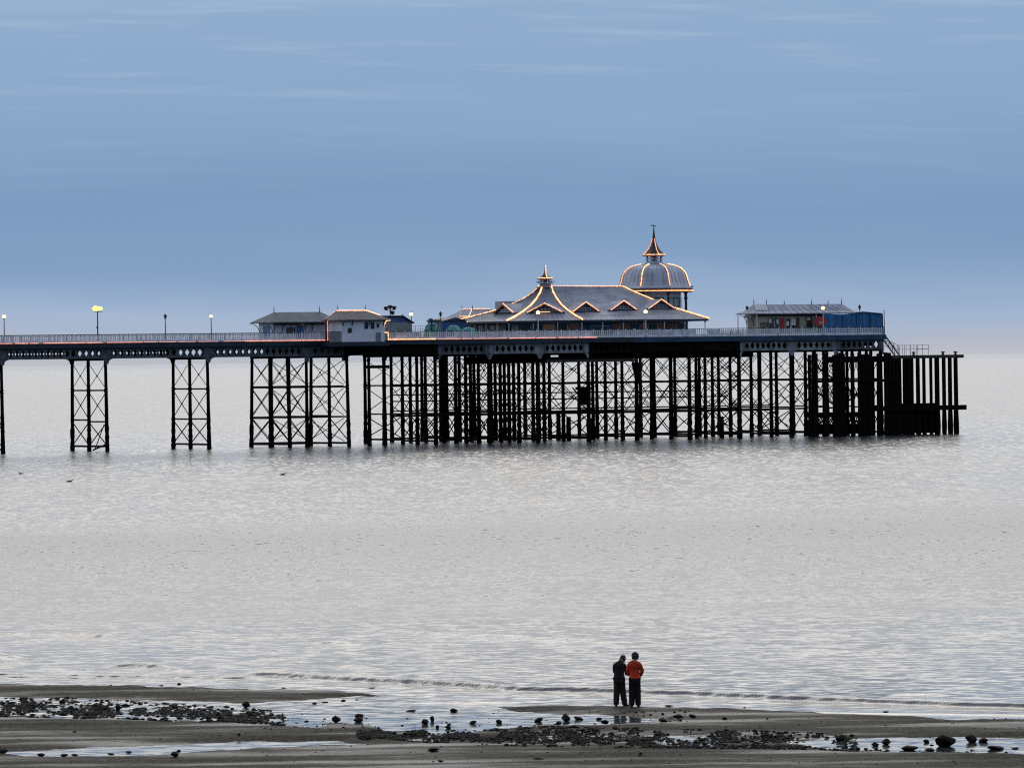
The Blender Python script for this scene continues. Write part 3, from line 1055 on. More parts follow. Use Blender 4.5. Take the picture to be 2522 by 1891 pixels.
# kiosk A
vA0, vA1 = 4.8, 11.6
zeA = Z(675, 793, vA0); zrA = Z(676, 769, 8.2)
A = Thing("kiosk", (U(672, 6), 6.0, ZD), "green grey hip roofed kiosk with blue doors, left of the white kiosk", "kiosk")
uA0, uA1 = U(676, vA0), U(800, vA0) + 2.5
q = MB(); hiproof(q, uA0, uA1, vA0, vA1, zeA, U(676, 8.2), U(790, 8.2), zrA)
A.part("roof", q, M["slate"])
wu0, wu1 = U(674, 6.2), U(830, 6.2)
wv0, wv1 = 6.2, 10.4
q = MB().box((wu0, wv0, ZD - .05), (wu1, wv1, zeA - .11))
A.part("wall", q, M["white"])
finial(A, U(676, 8.2), 8.2, zrA, 0.9); finial(A, U(788, 8.2), 8.2, zrA, 0.9)
dz = zeA - .45
door(A, wv0 + 1.1, wv0 + 2.9, wu0, ZD, dz, axis_="v")
window(A, U(707, 6.2), U(727, 6.2), 6.2, ZD + 1.0, dz - .35, "glass", "blue")
door(A, U(731, 6.2), U(748, 6.2), 6.2, ZD, dz)
q = MB()
for p in (676, 696, 716, 752, 770): bracket(q, U(p, 6.2), 6.2, zeA - .12, 1.1, 1.1)
for v in (6.4, 10.2): bracket(q, wu0, v, zeA - .12, 1.5, 1.3, -1, 0)
A.part("eave_bracket", q, M["trim"])
q = MB().box((wu0 - .03, 6.12, zeA - .4), (wu1, 6.19, zeA - .12)); A.part("eave_board", q, M["trim"])
q = MB().box((U(738, 5.9), 5.3, zeA - .45), (U(745, 5.9), 5.5, zeA - .22)); A.part("lamp", q, M["warm2"], label="small yellow lamp under the eave")
q = MB().bar((U(767, 6), 6.05, ZD), (U(767, 6), 6.05, zeA - .6), .05, 6).bar((U(767, 6), 6.05, zeA - .6), (U(775, 6), 5.6, zeA - .2), .05, 6); A.part("downpipe", q, M["grey"])

# kiosk B (white)
vB0, vB1 = -3.9, 1.0
zeB = Z(870, 787, vB0); zrB = Z(866, 766.5, -1.4)
B = Thing("kiosk", (U(815, -3.2), -3.2, ZD), "white walled kiosk with red lights along its roof ridge", "kiosk")
uB0, uB1 = U(834, vB0), U(966, vB0)
q = MB(); hiproof(q, uB0, uB1, vB0, vB1, zeB, U(833, -1.4), U(901, -1.4), zrB)
B.part("roof", q, M["warmslate"])
wb0, wb1 = U(842, -3.2), U(948, -3.2)
q = MB().box((wb0, -3.2, ZD - .22), (wb1, 0.4, zeB - .11)); B.part("wall", q, M["whiter"])
q = MB().box((wb0 - 0.03, -3.23, ZD - .45), (wb1 + .03, 0.43, ZD - .21)); B.part("plinth", q, M["fasciad"])
finial(B, U(833, -1.4), -1.4, zrB, 0.95); finial(B, U(901, -1.4), -1.4, zrB, 1.05)
for (a, b2, y0, y1) in ((858, 866, 808, 819), (899, 907, 794, 809), (914, 922, 794, 809), (929, 934, 797, 806)):
    window(B, U(a, -3.2), U(b2, -3.2), -3.2, Z(a, y1, -3.2), Z(a, y0, -3.2), "glass", "trim", mull=0, frw=.03)
q = MB()
for p in (846, 868, 910, 945): bracket(q, U(p, -3.2), -3.22, zeB - .12, .65, .7)
B.part("eave_bracket", q, M["trim"])
q = MB().box((U(926, -3.2), -3.26, ZD - .2), (U(938, -3.2), -3.21, ZD + 1.0)); B.part("hatch", q, M["grey"])
lights("string_lights", [(U(800, vB1), vB1, zeB + .1), (U(833, -1.4), -1.4, zrB + .1), (U(901, -1.4), -1.4, zrB + .1), (U(938, vB1), vB1, zeB + .55)], M["bulbd"], B.o, B.b, r=.14)
q = MB().box((U(802, -.6), -.62, ZD - .1), (U(806, -.6), -.5, Z(803, 787))); B.part("corner_post", q, M["red"])

# shed C
Cc = Thing("shed", (U(980, 3), 3.0, ZD), "dark blue gabled shed with grey front between kiosk and green covers", "shed")
vc = 2.6
zc0, zc1, zc2 = Z(970, 793, vc), Z(970, 780, vc), Z(1019, 795, vc)
ua, ub_, uc_, ud = U(952, vc), U(992, vc), U(1013, vc), U(1019, vc)
q = MB().prism([(ua, vc, ZD), (uc_, vc, ZD), (uc_, vc, zc2 - .05), (ub_, vc, zc1 - .1), (ua, vc, zc1 - .1)], (0, 4.5, 0)); Cc.part("wall", q, M["grey"])
q = MB().prism([(ua, vc - .03, zc0 + .0), (U(1011, vc), vc - .03, zc0 - .05), (ub_, vc - .03, zc1 - .1), (ua, vc - .03, zc1 - .1)], (0, 0.025, 0)); Cc.part("gable_board", q, M["blue"])
q = MB().prism([(ua - .8, vc - .3, zc1), (ub_, vc - .3, zc1), (ud, vc - .3, zc2 - .1), (ud, vc - .3, zc2 + .05), (ub_, vc - .3, zc1 + .15), (ua - .8, vc - .3, zc1 + .15)], (0, 5.2, 0)); Cc.part("roof", q, M["trim"])
finial(Cc, ub_, vc, zc1 + .1, .3)

# loudspeaker / floodlight cluster
S = Thing("floodlight_mast", (U(962, 3.5), 3.5, ZD), "dark mast with a cluster of round floodlights above the blue shed", "floodlight mast")
uS = U(962, 3.5); zS = Z(962, 760, 3.5)
q = MB().bar((uS, 3.5, ZD), (uS, 3.5, zS - .3), .09, 8, .06).bar((uS, 3.5, zS - .3), (uS - .7, 3.5, zS), .05, 5).bar((uS, 3.5, zS - .3), (uS + .7, 3.5, zS), .05, 5).bar((uS, 3.5, zS - .4), (uS, 3.5, zS + .2), .06, 6); S.part("pole", q, M["pole"])
for du, dz_ in ((-.62, .05), (0, .22), (.62, .1), (.35, -.55)):
    q = MB().lathe((uS + du, 3.5, zS + dz_), [(.08, -.3), (.2, -.2), (.3, .05), (.32, .2), (.25, .24)], 10); S.part("floodlight", q, M["lantern"])


# ---- lamps
def lamp(px, ytop, v, lit=True, label="", white=False, py_base=None, h_=None, gr=0.24):
    u, z = uz(px, ytop, v)
    th = Thing("street_lamp", (u, v, ZD), label, "street lamp", "single lamps along the pier" if lit else "unlit lanterns along the pier")
    pm = M["polew" if white else "pole"]
    q = MB().lathe((u, v, ZD), [(.17, 0), (.17, .25), (.11, .35), (.10, .9), (.13, .95), (.07, 1.05), (.05, z - ZD - .55), (.05, z - ZD - .35)], 10); th.part("pole", q, pm)
    q = MB().lathe((u, v, z - .32), [(.06, 0), (.16, .07), (.17, .12), (.08, .14)], 10); th.part("collar", q, pm)
    if lit:
        q = MB().ball((u, v, z), gr, 14, 8); th.part("globe", q, M["globe"])
        q = MB().lathe((u, v, z + gr - .03), [(.1, 0), (.06, .06), (.03, .16)], 8); th.part("cap", q, pm)
    else:
        q = MB().lathe((u, v, z - .2), [(.08, 0), (.2, .22), (.24, .36), (.06, .5), (.03, .62)], 8); th.part("lantern", q, M["lantern"])
    return th


lamp(10, 780, 0.3, True, "lit globe lamp at the far left end of the walkway", gr=.25)
lamp(520, 779, 0.3, True, "lit globe lamp between the unlit lantern and the left kiosk", gr=.2)
lamp(407, 780, 0.3, False, "dark unlit lantern post between twin lamp and lit globe")
lamp(1013, 774, 6.0, True, "lit globe lamp just right of the blue shed", gr=.25)
lamp(1085, 774, 7.0, False, "dark unlit lantern by the green covers left of the pavilion")
lamp(1325, 770, -0.1, True, "lit globe lamp on white post before the pavilion entrance gable", True, gr=.27)
lamp(1590, 768, -0.1, True, "lit globe lamp on white post before the pavilion's right half", True, gr=.27)
lamp(1840, 759, 2.0, False, "unlit lantern on pale post at the end kiosk verandah", True)
lamp(2027, 759, -0.1, True, "lit globe lamp on white post in front of the blue canvas", True, gr=.26)
lamp(2117, 757, 12.0, False, "unlit lantern top showing above the blue canvas roof")
# twin lamp
u, z = uz(240, 760, 2.0)
Tw = Thing("twin_lamp", (u, 2.0, ZD), "tall dark post with two big yellow globes", "street lamp")
q = MB().lathe((u, 2, ZD), [(.2, 0), (.2, .4), (.12, .5), (.09, 1.2), (.07, z - ZD - .3)], 10).bar((u - .45, 2, z - .38), (u + .65, 2, z - .38), .05, 6).lathe((u - .05, 2, ZD + 1.9), [(.12, 0), (.15, .1), (.1, .25)], 8); Tw.part("pole", q, M["pole"])
q = MB().ball((u - .25, 2, z), .42, 16, 10, (1, 1, .82)); Tw.part("globe", q, M["globey"])
q = MB().ball((u + .5, 2.3, z), .33, 16, 10, (1, 1, .82)); Tw.part("globe", q, M["globey"])

# ---- things between shed and pavilion
def cover(px0, px1, y0, v, label):
    u0_, u1_ = U(px0, v), U(px1, v); zt = Z(px0, y0, v); r_ = (u1_ - u0_) / 2; c_ = (u0_ + u1_) / 2
    th = Thing("ride_cover", (c_, v + r_, ZD), label, "cover")
    q = MB().lathe((c_, v + r_ * .7, ZD), [(r_ * 1.05, 0), (r_, (zt - ZD) * .62), (r_ * .62, (zt - ZD) * .93), (r_ * .2, (zt - ZD))], 7, False, 0.06, rot=.3, sq=.7); th.part("canopy", q, M["green"])
    q = MB()
    for k in range(5): q.bar((c_ + r_ * math.cos(k) * .9, v + r_ * .7 + r_ * .6 * math.sin(k), ZD), (c_ + r_ * math.cos(k) * .9, v + r_ * .7 + r_ * .6 * math.sin(k), ZD + .5), .03, 4)
    th.part("peg", q, M["trim"])


cover(1053, 1092, 796, 5.0, "tall green cover beside the dark frame on deck")
cover(1106, 1146, 801, 4.0, "green cover under the pavilion's left eave, middle of three")
cover(1142, 1182, 806, 2.0, "low green cover nearest the pavilion posts")
Fr = Thing("frame_rig", (U(1063, 5), 5.0, ZD), "dark goalpost shaped frame with flat top by the green cover", "frame")
zf = Z(1063, 790, 5)
q = MB().bar((U(1064, 5), 5, ZD), (U(1064, 5), 5, zf), .09, 6).bar((U(1080, 5), 5, ZD), (U(1080, 5), 5, zf), .07, 6); Fr.part("leg", q, M["trim"])
q = MB().box((U(1055, 5), 4.6, zf - .1), (U(1085, 5), 5.4, zf + .12)); q.box((U(1058, 5), 4.7, zf + .12), (U(1064, 5), 5.2, zf + .3)); Fr.part("top_bar", q, M["trim"])
Fn = Thing("mesh_fence", (U(1020, 8), 8, ZD), "thin wire fence right of the blue shed", "fence")
q = MB(); zt = Z(1030, 802, 8)
for p in range(1018, 1062, 6): q.bar((U(p, 8), 8, ZD), (U(p, 8), 8, zt), .03, 4)
for zz in (zt, zt - .5, zt - 1): q.bar((U(1018, 8), 8, zz), (U(1060, 8), 8, zz), .025, 4)
Fn.part("mesh", q, M["grey"])
# blue booth and lean-to with skylight (behind the pavilion's left end)
Bo = Thing("booth", (U(1090, 18), 18, ZD), "blue booth behind the green covers left of the pavilion", "booth")
zt = Z(1100, 791, 18)
q = MB().box((U(1089, 18), 18, ZD), (U(1150, 18), 22, zt)); Bo.part("wall", q, M["blue"])
q = MB().prism([(U(1086, 18), 17.7, zt + .003), (U(1154, 18), 17.7, zt + .003), (U(1120, 18), 17.7, zt + .5)], (0, 4.6, 0)); Bo.part("roof", q, M["trim"])
vD = 30.0
Dk = Thing("skylight_building", (U(1136, vD), vD, ZD), "low roofed building with ribbed skylight and orange lights behind pavilion's left end", "building")
zD0, zD1 = Z(1105, 789, vD), Z(1140, 763, vD)
q = MB(); hiproof(q, U(1138, vD - 3), U(1240, vD - 3), vD - 3, vD + 3.4, zD0, U(1140, vD), U(1240, vD), zD1, vr=vD); Dk.part("roof", q, M["roof"])
q = MB().box((U(1150, vD - 1.5), vD - 1.5, ZD), (U(1235, vD - 1.5), vD + 2, zD0 - .13)); Dk.part("wall", q, M["cream"])
q = MB()
pa, pb, pc, pd = [(lambda p, t_: (U(p, vD - 3 + 3 * t_), vD - 3 + 3 * t_, zD0 + (zD1 - zD0) * t_ + .08))(p, t_) for p, t_ in ((1133, .3), (1156, .3), (1163, .97), (1138, .97))]
q.prism([pa, pb, pc, pd], (0, 0, .06)); Dk.part("skylight", q, M["skylight"])
q = MB()
for k in range(1, 6):
    t_ = k / 6; q.bar([pa[i] + (pb[i] - pa[i]) * t_ + (.08 if i == 2 else 0) for i in range(3)], [pd[i] + (pc[i] - pd[i]) * t_ + (.08 if i == 2 else 0) for i in range(3)], .045, 4)
Dk.part("glazing_bar", q, M["trim"])
finial(Dk, U(1139, vD), vD, zD1, .7); finial(Dk, U(1165, vD), vD, zD1, .7)
lights("string_lights", [(U(1138, vD), vD, zD1 + .12), (U(1208, vD), vD, zD1 + .12)], M["bulbd"], Dk.o, Dk.b, r=.09)
lights("string_lights", [pa, pb, pc], M["bulb"], Dk.o, Dk.b, r=.07)

# ---- pavilion
V0 = 2.4
C1u, zE = uz(1434, 788, V0)
NRu = U(1745, V0, 783)
pc2 = 7.4
C2 = (C1u - pc2, V0 + pc2)
FLv = vz(1105, 790, C2[0])[0]
VF = FLv
VM = (V0 + VF) / 2
Tu, zT = uz(1343, 700, VM)
REu = U(1535, VM, 708)
zR = Z(1500, 707.5, VM)
Pv = Thing("pavilion", (C1u, V0 + 3, ZD), "large grey roofed pavilion outlined in orange lights in the middle of the pier head", "pavilion")
corners = {"NR": ((NRu, V0), (REu, VM)), "C1": ((C1u, V0), (Tu + .5, VM - .7)), "C2": ((C2[0], C2[1]), (Tu - .6, VM - .3)),
           "FL": ((C2[0], FLv), (Tu - .6, VM + .6)), "FR": ((NRu, VF), (REu, VM + .1))}
TS = [0, 0.2, 0.45, 0.66, 0.82, 0.93, 1.0]
prof_main = [0, .16, .37, .60, .78, .91, 1.0]
prof_con = [0, .10, .26, .43, .62, .80, 1.0]
order = ["NR", "C1", "C2", "FL", "FR"]


def rp(key, t_, lift=0.0):
    (a, b_) = corners[key]
    con = key in ("C1", "C2", "FL")
    zz = np.interp(t_, TS, prof_con if con else prof_main)
    top = (zR + .2) if con else zR
    return (a[0] + (b_[0] - a[0]) * t_, a[1] + (b_[1] - a[1]) * t_, zE + (top - zE) * zz + lift)


q = MB()
rings = [[rp(k, t_) for k in order] for t_ in TS]
vs_ = [p for r_ in rings for p in r_]
fs_ = []
n = 5
for k in range(len(TS) - 1):
    for i in range(n):
        j = (i + 1) % n
        fs_.append((k * n + j, k * n + i, (k + 1) * n + i, (k + 1) * n + j))
fs_.append(tuple(range((len(TS) - 1) * n, len(TS) * n)))
q.add(vs_, fs_)
pav_roof = Pv.part("roof", q, M["roof"])
# roll seams
q = MB()
for (ka, kb, cnt) in (("C1", "NR", 26), ("C2", "C1", 13), ("FL", "C2", 16)):
    for s_ in range(1, cnt):
        w_ = s_ / cnt
        path = [tuple(np.array(rp(ka, t_, .03)) * (1 - w_) + np.array(rp(kb, t_, .03)) * w_) for t_ in TS]
        q.tube(path, 0.016, 4)
Pv.part("roof_seam", q, M["seam"], pav_roof)
# soffit and eave board
q = MB()
eav = [(corners[k][0][0], corners[k][0][1]) for k in order]
q.prism([(x, y, zE - .28) for x, y in eav[::-1]], (0, 0, .26))
Pv.part("eave_board", q, M["fasciad"])


def inset(pts, dd):
    c_ = np.mean(np.array(pts), 0)
    out = []
    n_ = len(pts)
    for i in range(n_):
        p0, p1, p2 = np.array(pts[i - 1]), np.array(pts[i]), np.array(pts[(i + 1) % n_])
        e1 = (p1 - p0) / np.linalg.norm(p1 - p0); e2 = (p2 - p1) / np.linalg.norm(p2 - p1)
        n1_ = np.array([-e1[1], e1[0]]); n2_ = np.array([-e2[1], e2[0]])
        if np.dot(c_ - p1, n1_) < 0: n1_ = -n1_
        if np.dot(c_ - p1, n2_) < 0: n2_ = -n2_
        bis = (n1_ + n2_) / (1 + np.dot(n1_, n2_))
        out.append(tuple(p1 + bis * dd))
    return out


wl = inset(eav, 2.3)
wallNR, wallC1, wallC2, wallFL, wallFR = wl
q = MB().prism([(x, y, ZD) for x, y in wl[::-1]], (0, 0, zE - .3 - ZD))
Pv.part("wall", q, M["grey"])


def facet_frame(pa, pb):
    """returns function mapping (s along, out, z) to point for wall pa->pb, outward"""
    a = np.array(pa); b_ = np.array(pb)
    L = np.linalg.norm(b_ - a); e = (b_ - a) / L
    n_ = np.array([e[1], -e[0]])
    c_ = np.mean(np.array(wl), 0)
    if np.dot(c_ - a, n_) > 0: n_ = -n_
    return L, (lambda s_, o_, z_: (a[0] + e[0] * s_ + n_[0] * o_, a[1] + e[1] * s_ + n_[1] * o_, z_))


def fbox(q, fn, s0, s1, o0, o1, z0, z1):
    q.add([fn(s0, o0, z0), fn(s1, o0, z0), fn(s1, o1, z0), fn(s0, o1, z0), fn(s0, o0, z1), fn(s1, o0, z1), fn(s1, o1, z1), fn(s0, o1, z1)],
          [(0, 3, 2, 1), (4, 5, 6, 7), (0, 1, 5, 4), (1, 2, 6, 5), (2, 3, 7, 6), (3, 0, 4, 7)])


zw0, zw1 = ZD + 1.15, zE - .45
for (pa, pb, wd, kinds) in ((wallC1, wallNR, 1.5, ["glass", "warm", "glass", "warm", "warm"]), (wallC2, wallC1, 1.45, ["glass", "glass", "warm2", "glass", "warm", "glass"]), (wallFL, wallC2, 1.6, ["cream", "glass", "cream", "glass", "glass"])):
    L, fn = facet_frame(pa, pb)
    cnt = int(L // wd)
    st = L / cnt
    q = MB(); fbox(q, fn, 0.02, L - .02, .005, .05, ZD, zw0 - .1); Pv.part("dado", q, M["white"])
    for k in range(cnt):
        kd = kinds[k % len(kinds)]
        q = MB()
        fbox(q, fn, k * st, k * st + .12, .01, .12, zw0 - .1, zw1); fbox(q, fn, k * st + .12, (k + 1) * st, .01, .1, zw0 - .1, zw0); fbox(q, fn, k * st + .12, (k + 1) * st, .01, .1, zw1 - .1, zw1)
        w_ = Pv.part("window", q, M["white" if k % 3 else "blue"])
        q = MB(); fbox(q, fn, k * st + .12, (k + 1) * st, .008, .03, zw0, zw1 - .1)
        Pv.part("pane", q, M["cream" if kd == "cream" else ("glass" if kd == "glass" else kd)], w_)
L, fn = facet_frame(wallC1, wallNR)
q = MB(); fbox(q, fn, 1.2, 5.0, .13, .2, ZD, zw1 + .1); q2 = Pv.part("entrance", q, M["blue"])
q = MB(); fbox(q, fn, 1.9, 4.0, .21, .24, ZD, zw1 - .5); Pv.part("doorway", q, M["glass"], q2)
q = MB(); fbox(q, fn, 1.6, 4.3, .21, .5, zw1 - .45, zw1 - .36); Pv.part("canopy", q, M["white"], q2)
# verandah posts
ev = inset(eav, 0.35)
for (ia, ib, cnt) in ((0, 1, 6), (1, 2, 3), (2, 3, 5), (4, 0, 5)):
    a = np.array(ev[ia]); b_ = np.array(ev[ib])
    for k in range(cnt):
        p = a + (b_ - a) * k / cnt
        q = MB().lathe((p[0], p[1], ZD), [(.12, 0), (.12, .3), (.07, .4), (.06, zE - ZD - .6), (.12, zE - ZD - .4), (.12, zE - ZD - .3)], 8)
        Pv.part("post", q, M["polew"])


# dormers: base centre on the roof facet, facing out
def roof_at(ka, kb, w_, t_):
    return np.array(rp(ka, t_)) * (1 - w_) + np.array(rp(kb, t_)) * w_


def dormer(ka, kb, px, width, height, t0=0.42, glow="bulbd", sill=False):
    # find w for which projection lands on px
    best = None
    for k in range(201):
        w_ = k / 200
        p = roof_at(ka, kb, w_, t0)
        wp = O + EU * p[0] + EV * p[1] + np.array([0, 0, p[2]])
        x_, y_ = proj(*wp)
        if best is None or abs(x_ - px) < best[0]: best = (abs(x_ - px), w_)
    w_ = best[1]
    c_ = roof_at(ka, kb, w_, t0)
    a = np.array(corners[ka][0]); b_ = np.array(corners[kb][0])
    e = (b_ - a) / np.linalg.norm(b_ - a); e3 = np.array([e[0], e[1], 0])
    n_ = np.array([e[1], -e[0], 0])
    up = roof_at(ka, kb, w_, min(1, t0 + .2)) - c_
    if np.dot(up, n_) > 0: n_ = -n_
    c_ = c_ + n_ * 0.35 + np.array([0, 0, .02])
    hw = width / 2
    A_, B_, T_ = c_ - e3 * hw, c_ + e3 * hw, c_ + np.array([0, 0, height])
    inn = -n_ * 5.0
    q = MB()
    th_ = np.array([0, 0, .1])
    ov = n_ * .25
    e_out = e3 * .25 - np.array([0, 0, .12])
    # two roof slopes with thickness running back into the main roof
    for s_, base in ((-1, A_), (1, B_)):
        b0 = base + e3 * (.25 * s_) + np.array([0, 0, -.08])
        pts = [T_ + ov, b0 + ov, b0 + inn, T_ + inn]
        q.prism([tuple(p) for p in pts], (0, 0, .09))
    d_ = Pv.part("dormer", q, M["roof"])
    q = MB().prism([tuple(A_), tuple(B_), tuple(T_)], tuple(-n_ * .08)); Pv.part("gable_face", q, M["brown"], d_)
    q = MB()
    hh = height * .62
    q.prism([tuple(A_ + e3 * hw * .42 + n_ * .02 + np.array([0, 0, .1])), tuple(B_ - e3 * hw * .42 + n_ * .02 + np.array([0, 0, .1])), tuple(c_ + e3 * hw * .2 + n_ * .02 + np.array([0, 0, hh])), tuple(c_ - e3 * hw * .2 + n_ * .02 + np.array([0, 0, hh]))], tuple(n_ * .02))
    Pv.part("pane", q, M["glass"], d_)
    q = MB()
    for k in (-2, -1, 0, 1, 2):
        x_ = k * hw * .2
        hz = height * (.6 if k == 0 else .5 - .1 * abs(k) * .5)
        q.bar(c_ + e3 * x_ + n_ * .06 + np.array([0, 0, .08]), c_ + e3 * x_ + n_ * .06 + np.array([0, 0, hz]), .035, 4)
    q.bar(A_ + e3 * hw * .3 + n_ * .06 + np.array([0, 0, .1]), B_ - e3 * hw * .3 + n_ * .06 + np.array([0, 0, .1]), .04, 4)
    q.bar(A_ + e3 * hw * .55 + n_ * .06 + np.array([0, 0, height * .35]), B_ - e3 * hw * .55 + n_ * .06 + np.array([0, 0, height * .35]), .03, 4)
    Pv.part("glazing_bar", q, M["white"], d_)
    o2 = n_ * .32
    up_ = np.array([0, 0, .1])
    lights("string_lights", [A_ + o2, T_ + o2 + up_, B_ + o2], M[glow], d_, Pv.b, r=.10, step=.26)
    if sill:
        lights("string_lights", [A_ + e3 * hw * .7 + o2, B_ - e3 * hw * .7 + o2], M["bulb"], d_, Pv.b, r=.06, step=.3)
    return d_


for px in (1438, 1531, 1624):
    dormer("C1", "NR", px, 4.1, 1.15)
dormer("C2", "C1", 1345, 4.9, 1.1, sill=True)
dormer("FL", "C2", 1250, 5.6, 1.15)
# hip and ridge lights
hip = lambda k, t0=0.0, t1=1.0: [rp(k, t_, .12) for t_ in [t0] + [x for x in TS if t0 < x < t1] + [t1]]
lights("string_lights", hip("C1", 0, .985), M["bulb"], Pv.o, Pv.b, r=.155, step=.24)
lights("string_lights", hip("C2", 0, .985), M["bulb"], Pv.o, Pv.b, r=.155, step=.24)
lights("string_lights", hip("FL", 0, 1), M["bulb"], Pv.o, Pv.b, r=.135, step=.26)
lights("string_lights", hip("NR", 0, .45), M["bulb"], Pv.o, Pv.b, r=.15, step=.26)
lights("string_lights", hip("NR", .62, 1), M["bulb"], Pv.o, Pv.b, r=.13, step=.26)
lights("string_lights", [(Tu + 1, VM, zR + .2), (REu, VM, zR + .15)], M["bulbd"], Pv.o, Pv.b, r=.13, step=.3)
lights("string_lights", [(C2[0] - .1, FLv - .1, zE + .05), (C2[0] - .1, FLv - 5.5, zE + .05)], M["bulb"], Pv.o, Pv.b, r=.09, step=.26)
# left clerestory box
vbx = VM + 6
q = MB().box((U(1243, vbx), vbx, Z(1213, 762, vbx) - .6), (U(1300, vbx), vbx + 2.5, Z(1250, 742, vbx))); Pv.part("clerestory", q, M["roof"])
# ticket cupola on the tower point
tz = lambda y: Z(1343, y, VM)
q = MB().lathe((Tu, VM, tz(708)), [(.95, 0), (.8, .25), (.75, tz(697) - tz(708))], 8, False); cup = Pv.part("cupola", q, M["grey"])
q = MB().lathe((Tu, VM, tz(698)), [(1.15, 0), (1.15, .12), (.85, .14)], 8, False); Pv.part("gallery", q, M["white"], cup)
q = MB()
for k in range(8):
    a = k * math.pi / 4 + .2
    q.bar((Tu + .62 * math.cos(a), VM + .62 * math.sin(a), tz(698)), (Tu + .62 * math.cos(a), VM + .62 * math.sin(a), tz(686)), .07, 5)
    q.bar((Tu + 1.1 * math.cos(a), VM + 1.1 * math.sin(a), tz(697)), (Tu + 1.25 * math.cos(a), VM + 1.25 * math.sin(a), tz(692)), .05, 4)
q.lathe((Tu, VM, tz(697)), [(.3, 0), (.3, .6)], 8)
Pv.part("colonnade", q, M["trim"], cup)
q = MB().lathe((Tu, VM, tz(686)), [(.95, 0), (.95, .08), (.5, .32), (.25, .62), (.12, 1.0), (.07, tz(655) - tz(686))], 8, False); Pv.part("cupola_roof", q, M["spire"], cup)
lights("string_lights", [(Tu + .98 * math.cos(a), VM + .98 * math.sin(a), tz(685)) for a in [k * math.pi / 4 for k in range(9)]], M["bulb"], cup, Pv.b, r=.11, step=.2)
lights("string_lights", [(Tu - .1, VM - .75, tz(684)), (Tu - .05, VM - .3, tz(674)), (Tu, VM - .15, tz(655))], M["bulb"], cup, Pv.b, r=.10, step=.22)

# ---- dome tower
VD = 17.0
Du = U(1612, VD, 720)
dzf = lambda y: Z(1612, y, VD)
Dm = Thing("dome_tower", (Du, VD, ZD), "octagonal tower with grey ribbed dome and pointed spire behind the pavilion", "tower")
rot8 = math.pi / 8 - ANG
SCL = 17.95  # px per metre there
zr0 = dzf(711)
Rr = 98 / SCL
prof = [(99, 711), (98, 708), (92.5, 704), (88, 695), (85.5, 686), (82.5, 677), (78, 670), (70, 662.5), (60, 657.5), (48, 654), (32, 651.5), (21, 650.5)]
q = MB().lathe((Du, VD, 0), [(r_ / SCL, dzf(y_)) for r_, y_ in prof], 8, False, rot=rot8)
dome = Dm.part("dome", q, M["domelead"])
q = MB()
for f8 in range(8):
    for s_ in range(1, 5):
        w_ = s_ / 5
        a0 = rot8 + f8 * math.pi / 4; a1 = a0 + math.pi / 4
        path = []
        for r_, y_ in prof[2:]:
            r_ = (r_ + .6) / SCL
            x_ = r_ * (math.cos(a0) * (1 - w_) + math.cos(a1) * w_); yy = r_ * (math.sin(a0) * (1 - w_) + math.sin(a1) * w_)
            path.append((Du + x_, VD + yy, dzf(y_)))
        q.tube(path, .02, 4)
Dm.part("dome_seam", q, M["roof"], dome)
for f8 in range(8):
    a0 = rot8 + f8 * math.pi / 4
    path = [(Du + (r_ + 2) / SCL * math.cos(a0), VD + (r_ + 2) / SCL * math.sin(a0), dzf(y_ - 1)) for r_, y_ in prof[2:-1]]
    lights("string_lights", path, M["bulb" if f8 % 2 else "bulbd"], dome, Dm.b, r=.11, step=.33)
q = MB().lathe((Du, VD, 0), [(96 / SCL, dzf(719)), (101 / SCL, dzf(716)), (102 / SCL, dzf(711.4)), (98 / SCL, dzf(710.8))], 8, False, rot=rot8)
Dm.part("cornice", q, M["brown"])
lights("string_lights", [(Du + 102.5 / SCL * math.cos(rot8 + k * math.pi / 4), VD + 102.5 / SCL * math.sin(rot8 + k * math.pi / 4), dzf(717)) for k in range(9)], M["bulb"], Dm.o, Dm.b, r=.09, step=.27)
q = MB().lathe((Du, VD, 0), [(70 / SCL, ZD), (70 / SCL, dzf(719))], 8, False, rot=rot8)
Dm.part("wall", q, M["whiter"])
for f8 in range(8):
    a0 = rot8 + f8 * math.pi / 4; a1 = a0 + math.pi / 4
    P_ = np.array([Du + 70 / SCL * math.cos(a0), VD + 70 / SCL * math.sin(a0)]); Q_ = np.array([Du + 70 / SCL * math.cos(a1), VD + 70 / SCL * math.sin(a1)])
    mid = (P_ + Q_) / 2 - np.array([Du, VD]); mid /= np.linalg.norm(mid)
    e = (Q_ - P_) / np.linalg.norm(Q_ - P_); L = np.linalg.norm(Q_ - P_)
    fn = lambda s_, o_, z_: (P_[0] + e[0] * s_ + mid[0] * o_, P_[1] + e[1] * s_ + mid[1] * o_, z_)
    za, zb = dzf(755), dzf(735)
    q = MB(); fbox(q, fn, .3, L - .3, .01, .08, zb, zb + .12); fbox(q, fn, .3, L - .3, .01, .08, za - .12, za); fbox(q, fn, .3, .42, .01, .08, za, zb); fbox(q, fn, L - .42, L - .3, .01, .08, za, zb); fbox(q, fn, L / 2 - .05, L / 2 + .05, .01, .08, za, zb)
    w_ = Dm.part("window", q, M["trim"])
    q = MB(); fbox(q, fn, .42, L - .42, .005, .04, za, zb); Dm.part("pane", q, M["paleglass"], w_)
    # column with bracket
    cxp = (Du + 84 / SCL * math.cos(a0), VD + 84 / SCL * math.sin(a0))
    q = MB().lathe((cxp[0], cxp[1], ZD), [(.2, 0), (.2, .4), (.13, .6), (.12, dzf(738) - ZD), (.24, dzf(737) - ZD), (.24, dzf(735) - ZD), (.15, dzf(733) - ZD), (.15, dzf(724) - ZD), (.4, dzf(719) - ZD)], 8); Dm.part("column", q, M["trim"])
